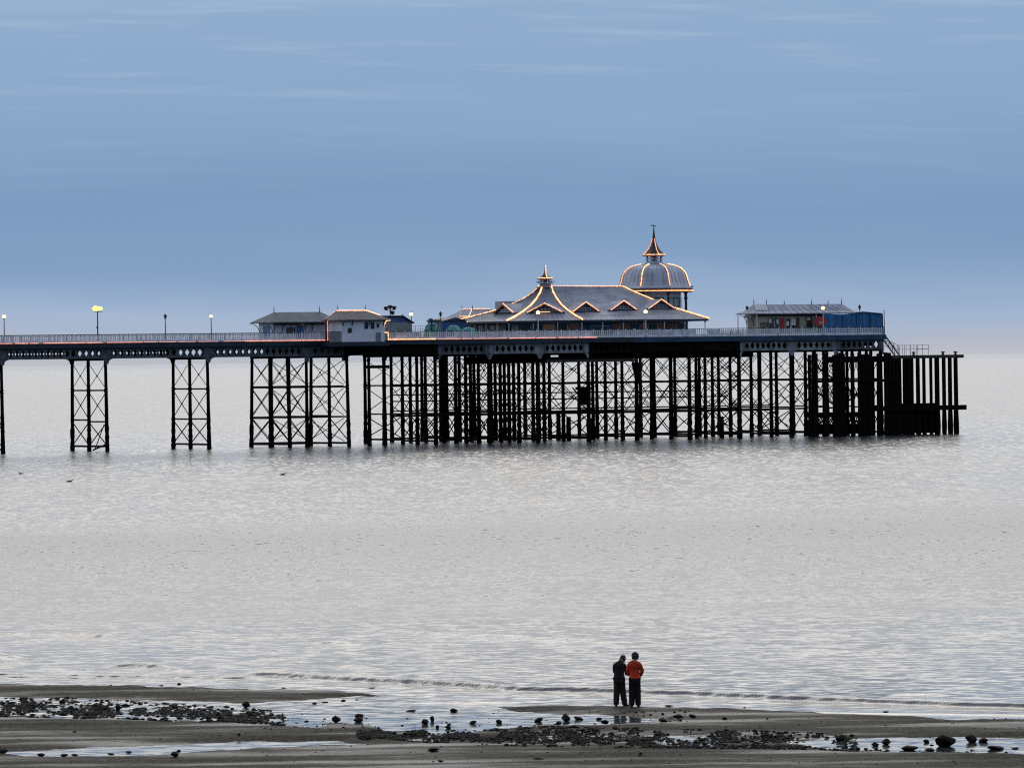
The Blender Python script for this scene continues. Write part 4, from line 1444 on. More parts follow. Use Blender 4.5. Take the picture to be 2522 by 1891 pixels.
# lantern and spire
lr = lambda p: p / SCL
q = MB().lathe((Du, VD, 0), [(lr(24), dzf(650)), (lr(24), dzf(647)), (lr(20), dzf(646)), (lr(20), dzf(643.5)), (lr(22), dzf(643))], 8, False, rot=rot8)
lan = Dm.part("lantern", q, M["white"])
q = MB()
for k in range(8):
    a = rot8 + k * math.pi / 4
    x_, y_ = Du + lr(19) * math.cos(a), VD + lr(19) * math.sin(a)
    q.box((x_ - .12, y_ - .12, dzf(644)), (x_ + .12, y_ + .12, dzf(629)))
q.lathe((Du, VD, 0), [(lr(19), dzf(638.5)), (lr(21), dzf(638)), (lr(21), dzf(636.5)), (lr(19), dzf(636))], 8, False, rot=rot8)
q.lathe((Du, VD, 0), [(lr(10), dzf(644)), (lr(10), dzf(629))], 8, False, rot=rot8)
Dm.part("lantern_post", q, M["white"], lan)
q = MB().lathe((Du, VD, 0), [(lr(28), dzf(629)), (lr(29.5), dzf(627.5)), (lr(22), dzf(622)), (lr(14), dzf(613)), (lr(8), dzf(602)), (lr(4.2), dzf(588)), (lr(2.2), dzf(572)), (lr(1.2), dzf(560))], 8, False, rot=rot8)
sp_ = Dm.part("spire", q, M["spire"])
lights("string_lights", [(Du + lr(28.5) * math.cos(rot8 + k * math.pi / 4), VD + lr(28.5) * math.sin(rot8 + k * math.pi / 4), dzf(627.5)) for k in range(9)], M["bulb"], sp_, Dm.b, r=.10, step=.22)
for f8 in (4, 6):
    a0 = rot8 + f8 * math.pi / 4
    lights("string_lights", [(Du + lr(r_) * math.cos(a0), VD + lr(r_) * math.sin(a0), dzf(y_)) for r_, y_ in ((29, 626), (22, 621), (14.5, 612), (8.5, 601), (4.6, 589))], M["bulbd"], sp_, Dm.b, r=.07, step=.3)
q = MB().bar((Du, VD, dzf(562)), (Du, VD, dzf(553)), .05, 5).bar((Du - .35, VD, dzf(557)), (Du + .35, VD, dzf(557)), .035, 4).bar((Du, VD - .35, dzf(556)), (Du, VD + .35, dzf(556)), .035, 4)
q.ball((Du - .35, VD, dzf(555.5)), .09, 5, 4).ball((Du + .35, VD, dzf(558.5)), .09, 5, 4)
Dm.part("weather_vane", q, M["trim"])
# gull perched on the cornice
gu, gz = U(1721, VD - 1, 700), dzf(711.5)


def gull(loc_w, label, rz=0.0, s_=1.0, swim=False):
    e_ = empty("gull", loc_w, rz, label, "bird")
    q = MB()
    # body as one smooth loft from tail to beak
    secs = [(-.30, .10, .012), (-.22, .10, .035), (-.1, .09, .075), (.03, .08, .085), (.12, .10, .07), (.17, .15, .045), (.20, .20, .045), (.235, .215, .035), (.26, .21, .014), (.31, .20, .006)]
    vs_ = []; nn = 8
    for x_, z_, r_ in secs:
        for i in range(nn):
            a = 2 * math.pi * i / nn
            vs_.append((x_ * s_, r_ * math.cos(a) * s_, (z_ + r_ * math.sin(a) * 1.05) * s_))
    fs_ = [(k * nn + i, k * nn + (i + 1) % nn, (k + 1) * nn + (i + 1) % nn, (k + 1) * nn + i) for k in range(len(secs) - 1) for i in range(nn)]
    q.add(vs_, fs_, True)
    q.build("body", M["gull"], e_)
    q = MB()
    for sgn in (-1, 1):
        q.prism([(.1 * s_, sgn * .085 * s_, .13 * s_), (-.12 * s_, sgn * .09 * s_, .14 * s_), (-.36 * s_, sgn * .03 * s_, .11 * s_), (-.1 * s_, sgn * .09 * s_, .05 * s_)], (0, sgn * .015, 0))
    q.build("wing", M["gull"], e_)
    if not swim:
        q = MB()
        for sgn in (-1, 1): q.bar((0, sgn * .03 * s_, .02 * s_), (0, sgn * .03 * s_, -.06 * s_), .006 * s_, 4)
        q.build("leg", M["gull"], e_)
    return e_


gull(Lw(Du + 4.6, VD - 2.4, dzf(711) + .08), "small gull perched on the right rim of the dome", ANG + .4, 1.3)
for (px, py, lb, rz) in ((51, 1167, "dark gull floating on the sea below the left trestle", 2.5), (697, 1169, "long dark gull floating left of centre on the water", 0.1), (172, 1186, "tiny gull on the water below the first trestle", 0.3)):
    w_ = at_z(px, py, 0.02)
    gull((w_[0], w_[1], -.06), lb, rz, 1.2, True)

# ---- end kiosk
vE0, vE1 = 1.9, 7.3
E = Thing("kiosk", (U(1866, 3.1), 3.1, ZD), "kiosk with flared grey roof, six finials and posters at the pier end", "kiosk")
zeE = Z(1940, 771, vE0); vm = (vE0 + vE1) / 2; zrE = Z(1960, 749.5, vm)
uE0, uE1 = U(1864, vE0), U(2122, vE0)
q = MB()
u_r0, u_r1 = U(1857, vm), U(2075, vm)
hiproof(q, uE0, uE1, vE0, vE1, zeE, u_r0, u_r1, zrE, flare=.17)
rf = E.part("roof", q, M["roof"])
q = MB()
for k in range(1, 15):
    w_ = k / 15
    ea = (uE0 + (uE1 - uE0) * w_, vE0, zeE + .02)
    ra_ = (u_r0 + (u_r1 - u_r0) * w_, vm, zrE)
    md = tuple(ea[i] + (ra_[i] - ea[i]) * .45 for i in range(2)) + (zeE + (zrE - zeE) * .28 + .03,)
    q.tube([ea, md, ra_], .025, 4)
E.part("roof_seam", q, M["seam"], rf)
q = MB()
sk = lambda p, t_: (uE0 + (u_r0 - uE0) * t_ + (p), vE0 + (vm - vE0) * t_, zeE + (zrE - zeE) * (.28 + (t_ - .45) / .55 * .72) + .05)
pa, pb, pc, pd = sk(.1, .46), sk(2.05, .46), sk(2.05, .97), sk(.1, .97)
q.prism([pa, pb, pc, pd], (0, -.02, .05)); skl = E.part("skylight", q, M["skylight"])
q = MB()
for k in range(1, 8):
    t_ = k / 8; q.bar([pa[i] + (pb[i] - pa[i]) * t_ + (.06 if i == 2 else 0) for i in range(3)], [pd[i] + (pc[i] - pd[i]) * t_ + (.06 if i == 2 else 0) for i in range(3)], .03, 4)
E.part("glazing_bar", q, M["seam"], skl)
for p, hh in ((1858, .9), (1889, .9), (1933, .6), (2000, .8), (2041, .6), (2074, .9)): finial(E, U(p, vm), vm, zrE, hh)
we0, we1 = U(1869, 3.1), U(2040, 3.1)
q = MB().box((we0, 3.1, ZD), (we1, 6.2, zeE - .125)); E.part("wall", q, M["cream"])
q = MB().box((we0 - .05, 3.02, zeE - .42), (we1 + .05, 3.09, zeE - .13)); E.part("eave_board", q, M["trim"])
ze = lambda y: Z(1940, y, 3.1)
for (a, b2, y0, y1, pn, fr_) in ((1895, 1906, 782, 803, "brown", "cream"), (1909, 1918, 782, 803, "brown", "white"), (1937, 1946, 785, 803, "glass", "cream"), (1950, 1960, 782, 803, "glass", "white"), (1988, 1999, 782, 803, "brown", "trim")):
    window(E, U(a, 3.1), U(b2, 3.1), 3.1, ze(y1 + 6), ze(y0), pn, fr_, mull=0)
for (a, b2, y0, y1) in ((1896, 1901, 784, 795), (1913, 1918, 786, 797), (1938, 1944, 791, 802), (1950, 1955, 783, 801), (1956, 1960, 784, 801), (1989, 1997, 782.5, 789)):
    q = MB().box((U(a, 3.0), 2.98, ze(y1)), (U(b2, 3.0), 3.03, ze(y0))); q.box((U(a, 3.0) + .08, 2.97, ze((y0 + y1) / 2 + 1)), (U(b2, 3.0) - .08, 2.979, ze((y0 + y1) / 2 - 1.5)))
    E.part("poster", q, M["poster"])
q = MB().box((U(1921, 3.0), 2.98, ZD), (U(1933, 3.0), 3.06, ze(783))); E.part("door", q, M["red"], label="red door panel")
q = MB().box((U(1961, 3.0), 3.0, ZD), (U(1970, 3.0), 3.07, ze(783))); E.part("door", q, M["brown"], label="dark open doorway")
q = MB()
for k in range(8): q.box((we0 + .3 + k * .22, 3.03, ZD + .1), (we0 + .36 + k * .22, 3.09, ZD + 1.9))
E.part("batten", q, M["trim"])
for (p, v_) in ((1865, vE0 + .2), (2011, vE0 + .2)):
    q = MB().lathe((U(p, v_), v_, ZD), [(.09, 0), (.06, .4), (.06, zeE - ZD - .15)], 8); E.part("post", q, M["polew"])
q = MB().lathe((uE0 + .2, vE1 - .3, ZD), [(.09, 0), (.06, .4), (.06, zeE - ZD - .15)], 8); E.part("post", q, M["polew"])
q = MB(); bracket(q, we0, 4.4, zeE - .15, 1.2, 1.6, -1, 0); bracket(q, we0, 6.1, zeE - .15, 1.2, 1.6, -1, 0); E.part("eave_bracket", q, M["trim"])
Sg = Thing("hanging_sign", (U(1841, 5), 5, ZD), "small dark sign board on the lantern post at kiosk verandah", "sign")
q = MB().box((U(1834, 2), 1.9, Z(1841, 783, 2)), (U(1850, 2), 2.0, Z(1841, 776, 2))); Sg.part("board", q, M["grey"])
q = MB().bar((U(1836, 2), 1.95, Z(1841, 776, 2)), (U(1836, 2), 1.95, Z(1841, 773, 2)), .02, 4).bar((U(1848, 2), 1.95, Z(1841, 776, 2)), (U(1848, 2), 1.95, Z(1841, 773, 2)), .02, 4); Sg.part("hanger", q, M["trim"])
# red round board
vB = 1.6
ur, zr_ = uz(2021, 791, vB)
Rb = Thing("round_board", (ur, vB, ZD), "red round board leaning before the blue canvas", "board")
q = MB(); nn = 24
q.prism([(ur + 1.05 * math.cos(2 * math.pi * k / nn), vB, zr_ + .68 * math.sin(2 * math.pi * k / nn)) for k in range(nn)], (0, .06, 0)); Rb.part("disc", q, M["red"])
q = MB().box((ur - .25, vB - .02, zr_ - .35), (ur + .2, vB - .003, zr_ - .02)); Rb.part("picture", q, M["cream"])
q = MB().bar((ur, vB + .1, ZD), (ur, vB + .1, zr_), .05, 5); Rb.part("stand", q, M["trim"])
# blue canvas enclosure
vC = 1.75
Cn = Thing("canvas_enclosure", (U(2032, vC), vC, ZD), "large blue canvas enclosure covering the right end of the pier head", "canvas screen")
zc_ = lambda x, y: Z(x, y, vC)
seg = 14
top = [(2030, 772), (2060, 774), (2080, 774), (2100, 771.5), (2125, 768.5), (2150, 770.5), (2174, 773)]
q = MB()
n_ = 40
ptsF = []
for k in range(n_ + 1):
    p = 2030 + (2174 - 2030) * k / n_
    y_ = np.interp(p, [a for a, _ in top], [b_ for _, b_ in top])
    bulge = 0.06 * math.sin(k * 1.1) + .04 * math.sin(k * 2.7)
    ptsF.append((U(p, vC), vC + bulge, zc_(p, y_)))
for a, b_ in zip(ptsF[:-1], ptsF[1:]):
    q.add([(a[0], a[1], ZD + .02), (b_[0], b_[1], ZD + .02), b_, a, (a[0], a[1] + .05, ZD + .02), (b_[0], b_[1] + .05, ZD + .02), (b_[0], b_[1] + .05, b_[2]), (a[0], a[1] + .05, a[2])], [(0, 1, 2, 3), (5, 4, 7, 6), (3, 2, 6, 7)], True)
e_ = ptsF[-1]
q.box((e_[0], vC, ZD + .02), (e_[0] + .05, vC + 8, e_[2]))
Cn.part("front_sheet", q, M["canvas"])
q = MB()
for a, b_ in zip(ptsF[:-1], ptsF[1:]):
    if a[0] > U(2096, vC):
        q.add([(a[0], vC - .1, a[2] + .04), (b_[0], vC - .1, b_[2] + .04), (b_[0], vC + 8, b_[2] + .3), (a[0], vC + 8, a[2] + .3)], [(0, 1, 2, 3)])
        q.bar((a[0], vC - .1, a[2] + .04), (b_[0], vC - .1, b_[2] + .04), .06, 5)
Cn.part("roof_sheet", q, M["roof"])
q = MB()
for p in (2076, 2110, 2145, 2174):
    q.box((U(p, vC) - .05, vC - .12, ZD), (U(p, vC) + .05, vC - .06, zc_(p, 775)))
Cn.part("pole", q, M["fascia"])
Fp = Thing("flag_pole", (UE - .1, -.2, ZD), "thin green pole at the extreme end corner of the high deck", "pole")
q = MB().lathe((UE - .05, -.25, ZD - .4), [(.13, 0), (.1, .5), (.07, 1.5), (.055, Z(2177, 768) - ZD + .4)], 8).ball((UE - .05, -.25, Z(2177, 766)), .1, 8, 5); Fp.part("pole", q, M["girderg"])
# picnic tables
proto = None
tabs = [(1776, 6, "picnic table leftmost of those seen through the railing left of the end kiosk"), (1793, 8, "second picnic table from the pavilion seen through the railing"), (1812, 6, "third picnic table from the pavilion seen through the railing"), (1826, 9, "picnic table nearest the end kiosk, behind the railing")]
for (p, v_, lb) in tabs:
    if proto is None:
        proto = empty("picnic_table", Lw(U(p, v_), v_, ZD), ANG, lb, "picnic table", "picnic tables on the open deck")
        MB().box((-.9, -.38, .70), (.9, .38, .76)).build("table_top", M["brown"], proto)
        for s_ in (-1, 1):
            MB().box((-.9, s_ * .75 - .13, .42), (.9, s_ * .75 + .13, .47)).build("seat", M["brown"], proto)
        q = MB()
        for x_ in (-.6, .6):
            q.bar((x_, -.7, 0), (x_, -.25, .7), .05, 4).bar((x_, .7, 0), (x_, .25, .7), .05, 4).bar((x_, -.85, .4), (x_, .85, .4), .045, 4)
        q.build("frame", M["brown"], proto)
    else:
        c_ = copy_tree(proto); c_.location = Lw(U(p, v_), v_, ZD); c_["label"] = lb

# ---- landing stage
LSv0 = -1.6
LS = Thing("landing_stage", (U(2060, LSv0), LSv0, 0), "dark timber landing stage on close set piles at the pier's right end", "landing stage")
LZ = Z(2300, 874, LSv0)
uL0, uL1 = U(2040, LSv0), U(2371, LSv0)
LV1 = 10.0
q = MB().box((U(2195, LSv0), LSv0 - .25, LZ - .45), (uL1, LSv0 + .25, LZ)); q.box((uL1 - .3, LSv0 + .26, LZ - .45), (uL1, LV1, LZ - .01)); q.box((U(2195, LSv0), LSv0 + .26, LZ - .2), (uL1 - .31, LV1, LZ - .06))
LS.part("deck", q, M["beam"])
q = MB().box((uL0, LSv0 - .1, LZ - .9), (U(2195, LSv0) - .01, LSv0 + .2, LZ - .05)); LS.part("side_beam", q, M["timber"])
front = [2368 - 1760, 2345 - 1760]
pp = [(1995, 9), (2003, 9), (2011, 9), (2032, 10), (2055, 9), (2062, 9), (2070, 9), (2078, 10), (2100, 10), (2117, 9), (2125, 9), (2133, 9), (2142, 10), (2164, 9),
      (2182, 10), (2191, 10), (2200, 10), (2209, 10), (2217, 9), (2228, 10), (2237, 10), (2246, 10), (2261, 11), (2276, 9), (2293, 8), (2308, 13), (2325, 10), (2340, 11), (2355, 11)]
for p, w_ in pp:
    uq = U(p, LSv0, 980)
    top_ = LZ - .4 if p > 2195 else LZ + rnd.uniform(.1, .5)
    r_ = w_ / 36.0
    mb_ = MB().lathe((uq, LSv0 + rnd.uniform(-.05, .05), 0), [(r_ * 1.15, -1.5), (r_ * 1.2, 0), (r_ * 1.25, 1.2), (r_ * 1.1, 3), (r_, 4), (r_ * .97, top_)], 8, True, .07)
    o_ = LS.part("pile", mb_, M["timber"])
for i, p in enumerate((2035, 2068, 2120, 2150, 2190)):
    v_ = 6 + (i % 3) * 2.5
    uq = U(p, v_, 980)
    q = MB().lathe((uq, v_, 0), [(.3, -1.5), (.33, 1), (.28, 4), (.27, LZ - .1)], 7, True, .06); LS.part("pile", q, M["timber"])
q = MB().box((U(2150, LSv0), LSv0 - .62, Z(2300, 1010, LSv0)), (U(2373, LSv0), LSv0 - .3, Z(2300, 998, LSv0)))
q.box((U(1990, LSv0), LSv0 - .6, Z(2100, 941, LSv0)), (U(2200, LSv0), LSv0 - .3, Z(2100, 935, LSv0)))
q.box((U(2190, LSv0), LSv0 + .3, .2), (U(2305, LSv0), LSv0 + .5, Z(2250, 993, LSv0)))
q.box((U(1985, LSv0), LSv0 + .35, 2.6), (U(2150, LSv0), LSv0 + .6, 3.3)); q.box((U(2000, LSv0), LSv0 + .35, .3), (U(2150, LSv0), LSv0 + .6, 1.7))
LS.part("waler", q, M["timber"])
q = MB()
for (a, b_, za, zb) in ((1985, 2140, 7.2, .5), (1990, 2140, .6, 7), (2000, 2150, 10, 3.8)):
    q.bar((U(a, 3), 3, za), (U(b_, 3), 3, zb), .14, 5)
LS.part("diagonal_brace", q, M["timber"])
for p in (2248, 2320, 2351):
    uq = U(p, LSv0 + .5)
    q = MB().lathe((uq, LSv0 + .3, LZ), [(.2, 0), (.17, .1), (.15, .28), (.3, .34), (.28, .45), (.1, .47)], 8); LS.part("bollard", q, M["trim"])
# stair and rails down to it
q = MB()
vst = 0.6
us0, us1 = U(2180, vst), U(2215, vst)
nst = 12
for k in range(nst):
    t_ = (k + .5) / nst
    q.box((us0 + (us1 - us0) * k / nst, vst, ZD + (LZ - ZD) * t_ - .04), (us0 + (us1 - us0) * (k + 1) / nst + .05, vst + 1.2, ZD + (LZ - ZD) * t_))
for v_ in (vst, vst + 1.2):
    q.bar((us0, v_, ZD - .1), (us1, v_, LZ), .1, 4)
LS.part("stair", q, M["trim"])
q = MB()
for v_ in (vst, vst + 1.2):
    ps = [(us0, v_, Z(2180, 839, vst)), (U(2190, vst), v_, Z(2190, 839, vst)), (us1, v_, Z(2213, 852, vst)), (us1, v_, LZ)]
    q.tube(ps, .035, 5)
    q.tube([(us0, v_, ps[0][2] - .5), (us1, v_, ps[2][2] - .5)], .03, 5)
    for t_ in (0, .3, .6, .85): q.bar((us0 + (us1 - us0) * t_, v_, ZD + (LZ - ZD) * t_), (us0 + (us1 - us0) * t_, v_, np.interp(t_, (0, .3, 1), (ps[0][2], ps[1][2], ps[2][2]))), .035, 4)
LS.part("stair_rail", q, M["trim"])
q = MB()
zt = Z(2250, 850, 1)
for v_, a, b_ in ((1.0, 2213, 2287), (4.0, 2213 + 0, 2260)):
    ua, ub_ = U(a, v_), U(b_, v_)
    for zz in (zt, zt - .55): q.bar((ua, v_, zz), (ub_, v_, zz), .03, 4)
    k = ua
    while k <= ub_ + .01:
        q.bar((k, v_, LZ), (k, v_, zt), .03, 4); k += (ub_ - ua) / 5
q.bar((U(2287, 1), 1, zt), (U(2287, 1), 4, zt), .03, 4); q.bar((U(2287, 1), 1, zt - .5), (U(2287, 1), 4, zt - .5), .03, 4); q.bar((U(2287, 1), 4, LZ), (U(2287, 1), 4, zt), .03, 4); q.bar((U(2287, 1), 2.5, LZ), (U(2287, 1), 2.5, zt), .03, 4)
LS.part("guard_rail", q, M["grey"])

# ------------------------------------------------------------------ stones
ROCKS = []
for k in range(7):
    q = MB()
    me = bpy.data.meshes.new("stone")
    import bmesh
    bm = bmesh.new()
    bmesh.ops.create_icosphere(bm, subdivisions=3, radius=1.0)
    rs = random.Random(100 + k)
    dirs = [(Vector((rs.uniform(-1, 1), rs.uniform(-1, 1), rs.uniform(-1, 1))).normalized(), rs.uniform(.5, .85)) for _ in range(13)]
    for v in bm.verts:
        for dd, lim in dirs:
            pr = v.co.dot(dd)
            if pr > lim: v.co -= dd * (pr - lim) * .85
        v.co *= 1 + rs.uniform(-.035, .035)
    for v in bm.verts: v.co.z *= .72
    for f in bm.faces: f.smooth = False
    bm.to_mesh(me); bm.free()
    me.materials.append(M["rock"])
    ROCKS.append(me)
CNT = [0]


def ground_z(x, y):
    return float(beach_z(np.array([x]), np.array([y]))[0])


def stone(px, py, w, h_=None, label=None, group=None, dep=None, pool=True):
    """py = foot of stone in photo pixels, w and h_ in photo pixels"""
    g = at_z(px, py, 0.02)
    D = g[1]; s_ = D / F
    W_ = w * s_ / 2
    H_ = (h_ if h_ else w * rnd.uniform(.32, .58)) * s_
    o = bpy.data.objects.new("stone", ROCKS[CNT[0] % 7]); CNT[0] += 1
    COL.objects.link(o)
    gz = max(ground_z(g[0], g[1]), -.02)
    sz = H_ * .75
    o.location = (g[0], g[1] + W_ * .6, gz + H_ - sz * .72)
    o.scale = (W_, (dep or W_ * rnd.uniform(.8, 1.3)), sz)
    o.rotation_euler = (rnd.uniform(-.15, .15), rnd.uniform(-.15, .15), rnd.uniform(-.5, .5))
    tag(o, label, "stone", group)
    return o


G1 = "stones lying in the left pool"
G2 = "stones of the long dark band"
G3 = "stones in the right pool"
big = [
    (2328, 1837, 57, 34, "largest dark boulder standing at the edge of the right pool"),
    (2392, 1826, 32, 20, "round dark stone right of the largest boulder"),
    (2423, 1825, 30, 12, "flat dark stone second right of the largest boulder"),
    (2182, 1832, 27, 18, "round dark stone in the right pool midway to the boulder"),
    (2155, 1835, 22, 13, "leaning dark stone beside the round stone in the right pool"),
    (2281, 1827, 17, 11, "small round stone just left of the largest boulder"),
    (2072, 1824, 34, 20, "tall stone ending the dark band at the right pool"),
    (2240, 1846, 46, 15, "broad low stone in the right pool below the round one"),
    (2290, 1848, 30, 10, "low flat stone under the largest boulder's left side"),
    (2455, 1844, 52, 11, "long low stone in the far right pool"),
    (2500, 1842, 22, 6, "thin flat stone at the right pool's far end"),
    (1393, 1774, 26, 23, "round black boulder in the middle pool left of the two people"),
    (1424, 1770, 25, 10, "flat stone right of the round black boulder"),
    (1327, 1776, 28, 13, "low stone left of the round black boulder"),
    (1475, 1770, 19, 8, "small stone in the pool below left of the people"),
    (1490, 1783, 26, 12, "stone at pool edge under the left person's reflection"),
    (1376, 1783, 18, 10, "stone below the round black boulder"),
    (1671, 1775, 28, 12, "stone at the right tip of the middle pool"),
    (1633, 1782, 32, 11, "stone at pool edge right of the people's reflections"),
    (1705, 1772, 22, 9, "stone beyond the right tip of the middle pool"),
    (1012, 1751, 31, 7, "flat oval stone in the shallows left of the middle pool"),
    (1117, 1751, 22, 11, "pointed stone in shallow water above the middle pool"),
    (1064, 1775, 13, 16, "upright stone in the middle pool"),
    (1047, 1781, 22, 14, "dark stone beside the upright stone in the pool"),
    (1076, 1791, 12, 10, "small stone below the upright stone"),
    (1103, 1792, 16, 13, "stone with peaked top in the middle pool"),
    (1228, 1779, 17, 12, "round stone in the middle pool"),
    (1165, 1780, 22, 10, "stone left of the round stone in the middle pool"),
    (827, 1778, 25, 18, "larger stone at left end of the middle pool"),
    (882, 1776, 26, 12, "squarish stone beside the larger stone of the pool"),
    (885, 1763, 28, 9, "broad stone near the upper edge of the left pool"),
    (605, 1741, 25, 18, "tall round stone at right end of the left dark stones"),
    (541, 1771, 20, 16, "round stone low in the left pool"),
    (512, 1771, 17, 12, "round stone just left of another in the left pool"),
    (616, 1762, 18, 12, "dark stone under the tall round one in left pool"),
    (290, 1747, 15, 17, "peaked stone on the left pool's upper side"),
    (430, 1870, 26, 14, "dark wedge shaped stone below the lower left pool"),
    (440, 1848, 14, 6, "small stone in the lower left pool"), (316, 1851, 20, 6, "flat stone in the lower left pool"),
    (5, 1858, 38, 14, "dark stone cut by the left edge of the photo"), (100, 1863, 22, 9, "stone on the lower left pool's near edge"),
    (158, 1864, 26, 8, "second stone along the lower left pool's near edge"), (183, 1863, 20, 7, "third stone along the lower left pool's near edge"),
    (272, 1862, 22, 6, "lone flat stone on near edge of lower left pool"),
    (1068, 1855, 38, 9, "flat dark stone alone on the near sand, centre left"), (1577, 1866, 15, 9, "small dark stone alone on near sand below the people"),
    (1327, 1875, 36, 5, "low weed patch stone on near sand left of small stone"), (1084, 1881, 16, 5, "little stone at the bottom sand, centre left"),
    (1648, 1739, 28, 5, "flat stone at the waterline right of the people"), (2181, 1752, 18, 5, "small stone at the waterline near the right side"), (1834, 1741, 8, 4, "tiny stone at the waterline between flat stone and right side"),
    (441, 1684, 13, 6, "small stone standing in the shallows off the left sand bar"), (397, 1687, 15, 4, "flat stone at the edge of the left sand bar"),
    (273, 1687, 8, 3, "tiny stone at the edge of the left sand bar"), (699, 1693, 14, 4, "small flat stone in shallows above the sand tongue"), (913, 1693, 32, 3, "long thin stone in shallows above the sand tongue"),
    (774, 1731, 14, 6, "stone at the sand tongue's lower edge, left of two"), (800, 1729, 18, 5, "wide stone at the sand tongue's lower edge"), (846, 1725, 14, 6, "stone at the sand tongue's lower edge near its tip"), (878, 1722, 9, 4, "small stone closest to the sand tongue's tip"),
    (183, 1808, 14, 4, "flat stone on sand between left pools"), (588, 1816, 10, 6, "little dark stone on sand above lower left pool's end"), (1890, 1776, 8, 4, "little stone on the right sand bar"), (1785, 1776, 16, 6, "flat dark stone on the right sand above the band"),
]
for (px, py, w, h_, lb) in big:
    stone(px, py, w, h_, lb)


def scatter(n, xr, yf, wr, label, group):
    k = 0
    while k < n:
        px = rnd.uniform(*xr)
        y0, y1 = yf(px)
        if y1 <= y0: continue
        py = y0 + (y1 - y0) * rnd.random() ** .8
        if float(vnoise(np.array([px / 34.0]), np.array([py / 9.0]), 21)[0]) < rnd.uniform(.3, .62): continue
        w = wr[0] + (wr[1] - wr[0]) * rnd.random() ** 2
        stone(px, py, w, None, label, group)
        k += 1


li = lambda xs_, ys_: (lambda x: float(np.interp(x, xs_, ys_)))
scatter(70, (0, 440), lambda x: (li([0, 200, 440], [1722, 1720, 1740])(x), li([0, 440], [1764, 1769])(x)), (8, 21), "dark weedy stone in the crowded left part of the upper pool", G1)
scatter(36, (430, 720), lambda x: (li([430, 640, 720], [1738, 1752, 1762])(x), li([430, 720], [1768, 1788])(x)), (7, 19), "dark stone in the thinner right half of the left pool", "stones strewn in the shallow left pool")
scatter(26, (720, 1280), lambda x: (li([720, 1280], [1760, 1770])(x), li([720, 1280], [1796, 1786])(x)), (5, 14), "small dark stone scattered in the middle pool", "small stones in the middle pool")
scatter(92, (940, 2090), lambda x: (li([940, 1300, 1900, 2090], [1808, 1800, 1810, 1812])(x), li([940, 1300, 2090], [1826, 1840, 1848])(x)), (8, 21), "dark stone packed in the long band across the near beach", G2)
scatter(9, (2090, 2520), lambda x: (1824, 1850), (8, 18), "small dark stone in the pool around the largest boulder", G3)

# the countless smaller stones and weed between them
ico = [(0, 0, 1), (.894, 0, .447), (.276, .851, .447), (-.724, .526, .447), (-.724, -.526, .447), (.276, -.851, .447), (.724, .526, -.447), (-.276, .851, -.447), (-.894, 0, -.447), (-.276, -.851, -.447), (.724, -.526, -.447), (0, 0, -1)]
icf = [(0, 1, 2), (0, 2, 3), (0, 3, 4), (0, 4, 5), (0, 5, 1), (1, 6, 2), (2, 7, 3), (3, 8, 4), (4, 9, 5), (5, 10, 1), (6, 7, 2), (7, 8, 3), (8, 9, 4), (9, 10, 5), (10, 6, 1), (11, 7, 6), (11, 8, 7), (11, 9, 8), (11, 10, 9), (11, 6, 10)]


def pebbles(name, n, xr, yf, wr, gauss=False):
    mb = MB()
    PX = []
    while len(PX) < n:
        px = rnd.uniform(*xr)
        y0, y1 = yf(px)
        if y1 <= y0: continue
        t_ = rnd.random()
        if gauss: t_ = min(1, max(0, rnd.gauss(.5, .24)))
        if gauss and float(vnoise(np.array([px / 34.0]), np.array([(y0 + (y1 - y0) * t_) / 9.0]), 21)[0]) < rnd.uniform(.2, .6): continue
        PX.append((px, y0 + (y1 - y0) * t_))
    G = [at_z(a, b_, 0.02) for a, b_ in PX]
    gz = beach_z(np.array([g[0] for g in G]), np.array([g[1] for g in G]))
    for g, z_ in zip(G, gz):
        r_ = (wr[0] + (wr[1] - wr[0]) * rnd.random() ** 2) * g[1] / F / 2
        z_ = max(z_, -.03)
        a_ = rnd.uniform(0, 6.28); ca, sa = math.cos(a_), math.sin(a_)
        ex, ey, ez = r_ * rnd.uniform(.8, 1.4), r_ * rnd.uniform(.7, 1.3), r_ * rnd.uniform(.3, .75)
        vs_ = []
        for x_, y_, zz in ico:
            j = rnd.uniform(.8, 1.15)
            x2, y2 = x_ * ex * j, y_ * ey * j
            vs_.append((g[0] + x2 * ca - y2 * sa, g[1] + x2 * sa + y2 * ca, z_ + ez * .45 + zz * ez * j))
        mb.add(vs_, icf, False)
    o = mb.build(name, M["rock"])
    return o


tag(pebbles("shingle", 7000, (0, 700), lambda x: (li([0, 200, 640, 700], [1718, 1718, 1744, 1756])(x), li([0, 440, 700], [1766, 1774, 1792])(x)), (3, 15), True), "mass of small dark stones filling the left pool", "shingle", kind="stuff")
tag(pebbles("shingle", 10500, (880, 2110), lambda x: (li([880, 1000, 1280, 1900, 2110], [1806, 1800, 1793, 1806, 1812])(x), li([880, 1100, 1300, 2110], [1822, 1834, 1843, 1852])(x)), (3, 13), True), "mass of small dark stones and weed in the long near band", "shingle", kind="stuff")
tag(pebbles("shingle", 420, (640, 1700), lambda x: (1752, 1798 if x < 1280 else 1786), (2, 9)), "fine dark stones thinly strewn in the middle pool", "shingle", kind="stuff")
tag(pebbles("shingle", 700, (0, 2522), lambda x: (1700 if x < 600 else 1765, 1889), (1.5, 6)), "stray pebbles strewn over the open sand", "shingle", kind="stuff")
tag(pebbles("shingle", 200, (2080, 2522), lambda x: (1838, 1853), (2, 10)), "small stones along the near edge of the right pool", "shingle", kind="stuff")


